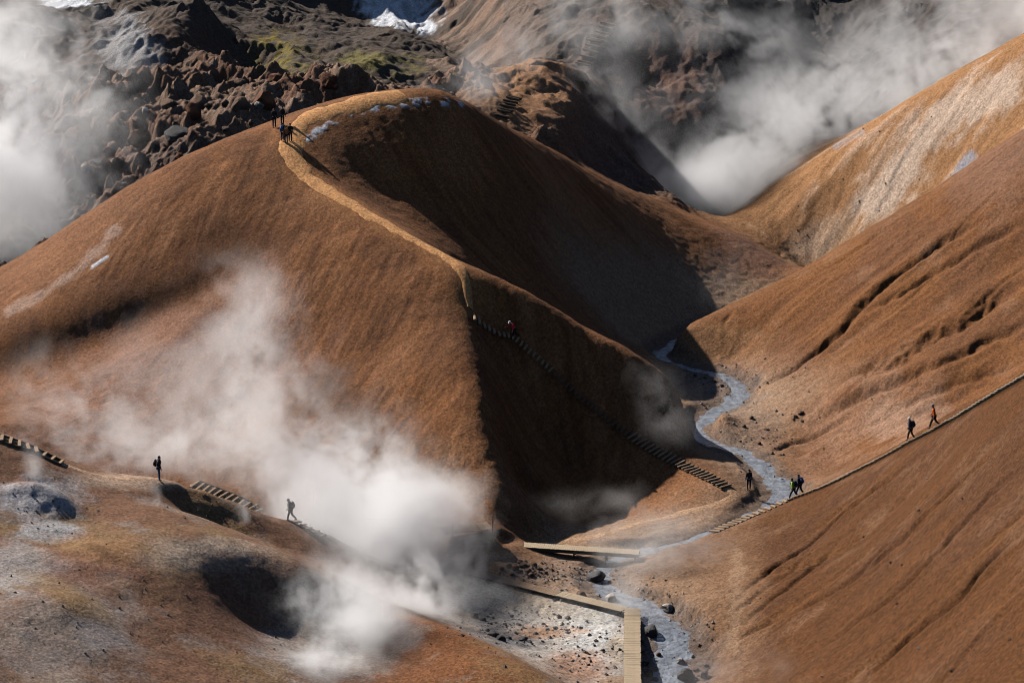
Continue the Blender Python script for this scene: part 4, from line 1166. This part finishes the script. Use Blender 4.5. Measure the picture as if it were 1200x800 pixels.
def steam(name, label, blobs, vox, amp=0.55, scale=3.0, seed=1, gain=1.0, group=None, wind=(0.0, 0.0)):
    """blobs: (px, py, depth, rx, ry, rz in metres, density)"""
    c = np.array([P(b[0], b[1], b[2]) for b in blobs]); r = np.array([b[3:6] for b in blobs]); w = np.array([b[6] for b in blobs])
    lo = (c - 1.75 * r).min(0); hi = (c + 1.75 * r).max(0)
    n = np.maximum(4, np.ceil((hi - lo) / vox).astype(int) + 1)
    hi = lo + (n - 1) * vox
    ax = [lo[k] + vox * np.arange(n[k]) for k in range(3)]
    zz, yy, xx = np.meshgrid(ax[2], ax[1], ax[0], indexing='ij')
    x = xx.astype(np.float32); y = yy.astype(np.float32); z = zz.astype(np.float32)
    # swirl the space before laying the puffs; every octave is turned so no lattice direction shows
    def octave(px_, py_, pz_, f, k):
        q = Quaternion(Vector((math.sin(k * 1.7), math.cos(k * 2.3), math.sin(k * 3.1 + 1))).normalized(), 0.9 + k).to_matrix()
        m = [[float(q[i][j]) * f for j in range(3)] for i in range(3)]
        return vnoise3(m[0][0] * px_ + m[0][1] * py_ + m[0][2] * pz_ + 5.3 * k, m[1][0] * px_ + m[1][1] * py_ + m[1][2] * pz_, m[2][0] * px_ + m[2][1] * py_ + m[2][2] * pz_, seed + 11 * k)
    s1 = 1.0 / (scale * 1.3)
    xw = x + scale * 1.1 * (octave(x, y, z, s1, 21) - 0.5); yw = y + scale * 1.1 * (octave(x, y, z, s1, 22) - 0.5); zw = z + scale * 1.1 * (octave(x, y, z, s1, 23) - 0.5)
    s2 = 3.1 / scale
    xw += scale * 0.3 * (octave(x, y, z, s2, 24) - 0.5); zw += scale * 0.3 * (octave(x, y, z, s2, 25) - 0.5)
    nz = 0; a = 1.0
    for o in range(6):
        v = octave(xw, yw, zw, 2.1 ** o / scale * 0.8, o)
        nz = nz + a * (np.abs(2 * v - 1) if o in (1, 2, 3) else v); a *= 0.70
    nz = (nz - nz.mean()) / nz.std()
    shape = np.zeros_like(x)
    for k in range(len(w)):
        q = ((xw - c[k, 0]) / r[k, 0]) ** 2 + ((yw - c[k, 1]) / r[k, 1]) ** 2 + ((zw - c[k, 2]) / r[k, 2]) ** 2
        shape += w[k] * np.exp(-1.15 * q)
    sat = shape / (shape + 0.22 * w.max())
    th = 0.75 - 1.7 * sat
    den = shape * 0.85 * sstep(th - 0.65 * amp, th + 1.25 * amp, nz) * gain
    edge = np.ones_like(den)
    for k, arr in enumerate((z, y, x)):
        kk = 2 - k
        edge *= np.clip((arr - lo[kk]) / (3 * vox), 0, 1) * np.clip((hi[kk] - arr) / (3 * vox), 0, 1)
    den = np.where(den < 0.004, 0, den) * edge
    me = bpy.data.meshes.new(name)
    # the grid is kept as loose points carrying the density
    me.vertices.add(den.size)
    me.vertices.foreach_set('co', np.stack([x, y, z], -1).reshape(-1).astype(np.float32))
    at = me.attributes.new('steam', 'FLOAT', 'POINT'); at.data.foreach_set('value', den.reshape(-1).astype(np.float32))
    me.update()
    ob = bpy.data.objects.new(name, me); col.objects.link(ob)
    md = ob.modifiers.new('steam', 'NODES'); md.node_group = STEAM_NG
    ids = {it.name: it.identifier for it in STEAM_NG.interface.items_tree if it.in_out == 'INPUT'}
    md[ids['Min']] = [float(v) for v in lo]; md[ids['Max']] = [float(v) for v in hi]; md[ids['Count']] = [float(v) for v in n]
    md[ids['Material']] = STEAM_M
    ob['kind'] = 'stuff'; ob['label'] = label; ob['category'] = 'steam'
    if group: ob['group'] = group
    print(name, n, den.max(), float((den > 0).mean()))
    return ob
steam('steam_plume', 'dense white steam billowing from the gully below the big brown hill', [
    (455,690,169.5,3.8,2.6,3.2,.75),(420,645,181,5.2,3.2,4.2,.8),(485,640,180,4.8,3.2,3.6,.6),(345,560,186,4.6,3,3.4,.42),(405,550,186,4.0,3,3.8,.55),(470,585,184.5,3.4,2.5,2.8,.45),
    (520,700,172.5,2.8,2,2.0,.4),(290,515,188,5.0,3,3.8,.24),(555,690,175,2.4,2,1.6,.2),(420,600,184,3.6,2.6,3,.6),(330,480,191,4,3,3,.16),(380,520,188,4,3,3.4,.3),(500,600,184,3.4,2.6,2.6,.3)], 0.27, amp=0.7, scale=3.2, seed=3, gain=0.85)
steam('steam_plume', 'thin steam drifting up the sunlit face of the big brown hill', [
    (240,490,190,5.5,3.5,4,.13),(130,510,189.5,5.5,3,3,.16),(310,425,196,3.8,2.6,3.8,.24),(285,350,203,2.8,2.4,3.2,.16),(200,430,194,6,3,4,.06),(80,480,192,4,3,3.4,.09),(350,440,196,2.6,2.2,2.4,.1),(60,520,188,3,2.4,2,.12)], 0.36, amp=0.75, scale=3.2, seed=23, gain=1.25)
steam('steam_plume', 'white steam welling from the dark hollow of the clay slope', [
    (395,745,159.5,3.2,2.4,3.6,.8),(400,800,153.5,3.2,2.4,2.8,.8),(345,700,160,2.0,2.0,1.6,.3),(440,740,158,2.2,2,2.6,.6),(360,790,152,1.9,1.8,1.6,.35),(440,700,162,2.4,2,2.2,.6),(400,690,164,2.2,2,2,.4)], 0.24, amp=0.7, scale=2.2, seed=33, gain=0.85)
steam('steam_plume', 'tall bank of white steam over the rocky gully', [
    (0,90,250,6.5,4,7.5,.36),(35,185,247,6.2,4,6,.36),(0,260,243,5.5,4,4.5,.34),(85,265,247,3.6,3,2.4,.12),(80,85,258,5.5,4,5,.2),(125,140,262,4,3,4,.07),(-60,180,245,8,5,9,.3),(20,305,240,4,3,2.5,.2),(180,190,258,4,3,2,.03)], 0.42, amp=0.7, scale=3.8, seed=43)
steam('steam_plume', 'wide cloud of steam rising behind the ochre hillside', [
    (845,240,288,5,4,3.4,.36),(880,195,290,6.5,5,4.6,.28),(900,125,295,7,5,5,.14),(1000,135,294,9,5,4.6,.26),(1100,75,290,10,5,5.4,.26),(1200,5,285,9,5,7,.34),(1290,-40,282,9,5,6,.4),(970,70,297,7,4,3.6,.07),(820,215,287,4,4,3.6,.24),(1060,10,292,7,4,4,.07)], 0.48, amp=0.7, scale=4.2, seed=53)
steam('steam_plume', 'ragged grey steam trailing across the dark mountainside', [
    (790,215,286,5,4,3.2,.2),(735,160,287,4.0,3.4,3.8,.13),(700,110,288,4.0,3.4,4,.12),(700,20,298,5.5,4,4.5,.12),(780,20,304,8,4,4,.07),(870,35,308,8,4,5,.10),(765,225,284,4,3,2.2,.12),(655,120,286,3,3,3,.06),(840,110,300,5,4,5,.05)], 0.45, amp=0.75, scale=3.8, seed=63)
steam('steam_plume', 'small wisp of steam just behind the snowy summit', [
    (550,98,262,2.8,2.2,2.2,.22),(580,78,268,2.6,2.2,2.4,.15),(510,108,258,2,2,1.6,.1),(610,50,274,3,2.5,2.6,.08)], 0.4, amp=0.9, scale=3.2, seed=73)
steam('steam_plume', 'faint steam hanging over the stream below the spur', [
    (785,470,204,2.4,2,2,.09),(765,445,206,1.8,1.6,1.6,.08),(800,500,203,1.8,1.8,1.6,.07),(845,330,243,3,2,4,.03)], 0.35, amp=0.9, scale=2.6, seed=83)
steam('steam_plume', 'thin mist drifting over the footbridge and boardwalk', [
    (745,650,182,3.8,2.6,2.4,.16),(700,596,188,3.4,2.2,1.6,.08),(790,605,188,3.8,2.6,1.8,.09),(728,690,174,2.0,1.8,2.2,.2),(650,715,172,4,3,1.6,.05),(800,650,181,3.4,2.4,1.8,.09),(830,600,190,3,2,1.2,.06)], 0.35, amp=0.85, scale=2.8, seed=93)
steam('steam_plume', 'pale mist at the foot of the smooth brown slope', [(860,795,160,4.5,2.5,1.3,.08),(930,800,156,3.5,2.2,1.0,.05)], 0.35, amp=0.8, scale=2.6, seed=97)
for px, py, d, k, lb in ((42,556,158,1.0,'thin jet of steam from the pale vent on the clay slope'),(180,588,165.5,0.8,'little puff of steam beside the shaded pit on the clay slope'),(285,600,173,0.9,'faint puff of steam under the board steps')):
    steam('steam_wisp', lb, [(px,py,d,0.5*k,0.5*k,0.7*k,.7*k),(px+3,py-16,d,0.45*k,0.45*k,0.8*k,.4*k),(px-6,py-32,d,0.6*k,0.5*k,0.9*k,.2*k)], 0.14, amp=0.9, scale=0.9, seed=int(px), group='steam vents on the clay slope')
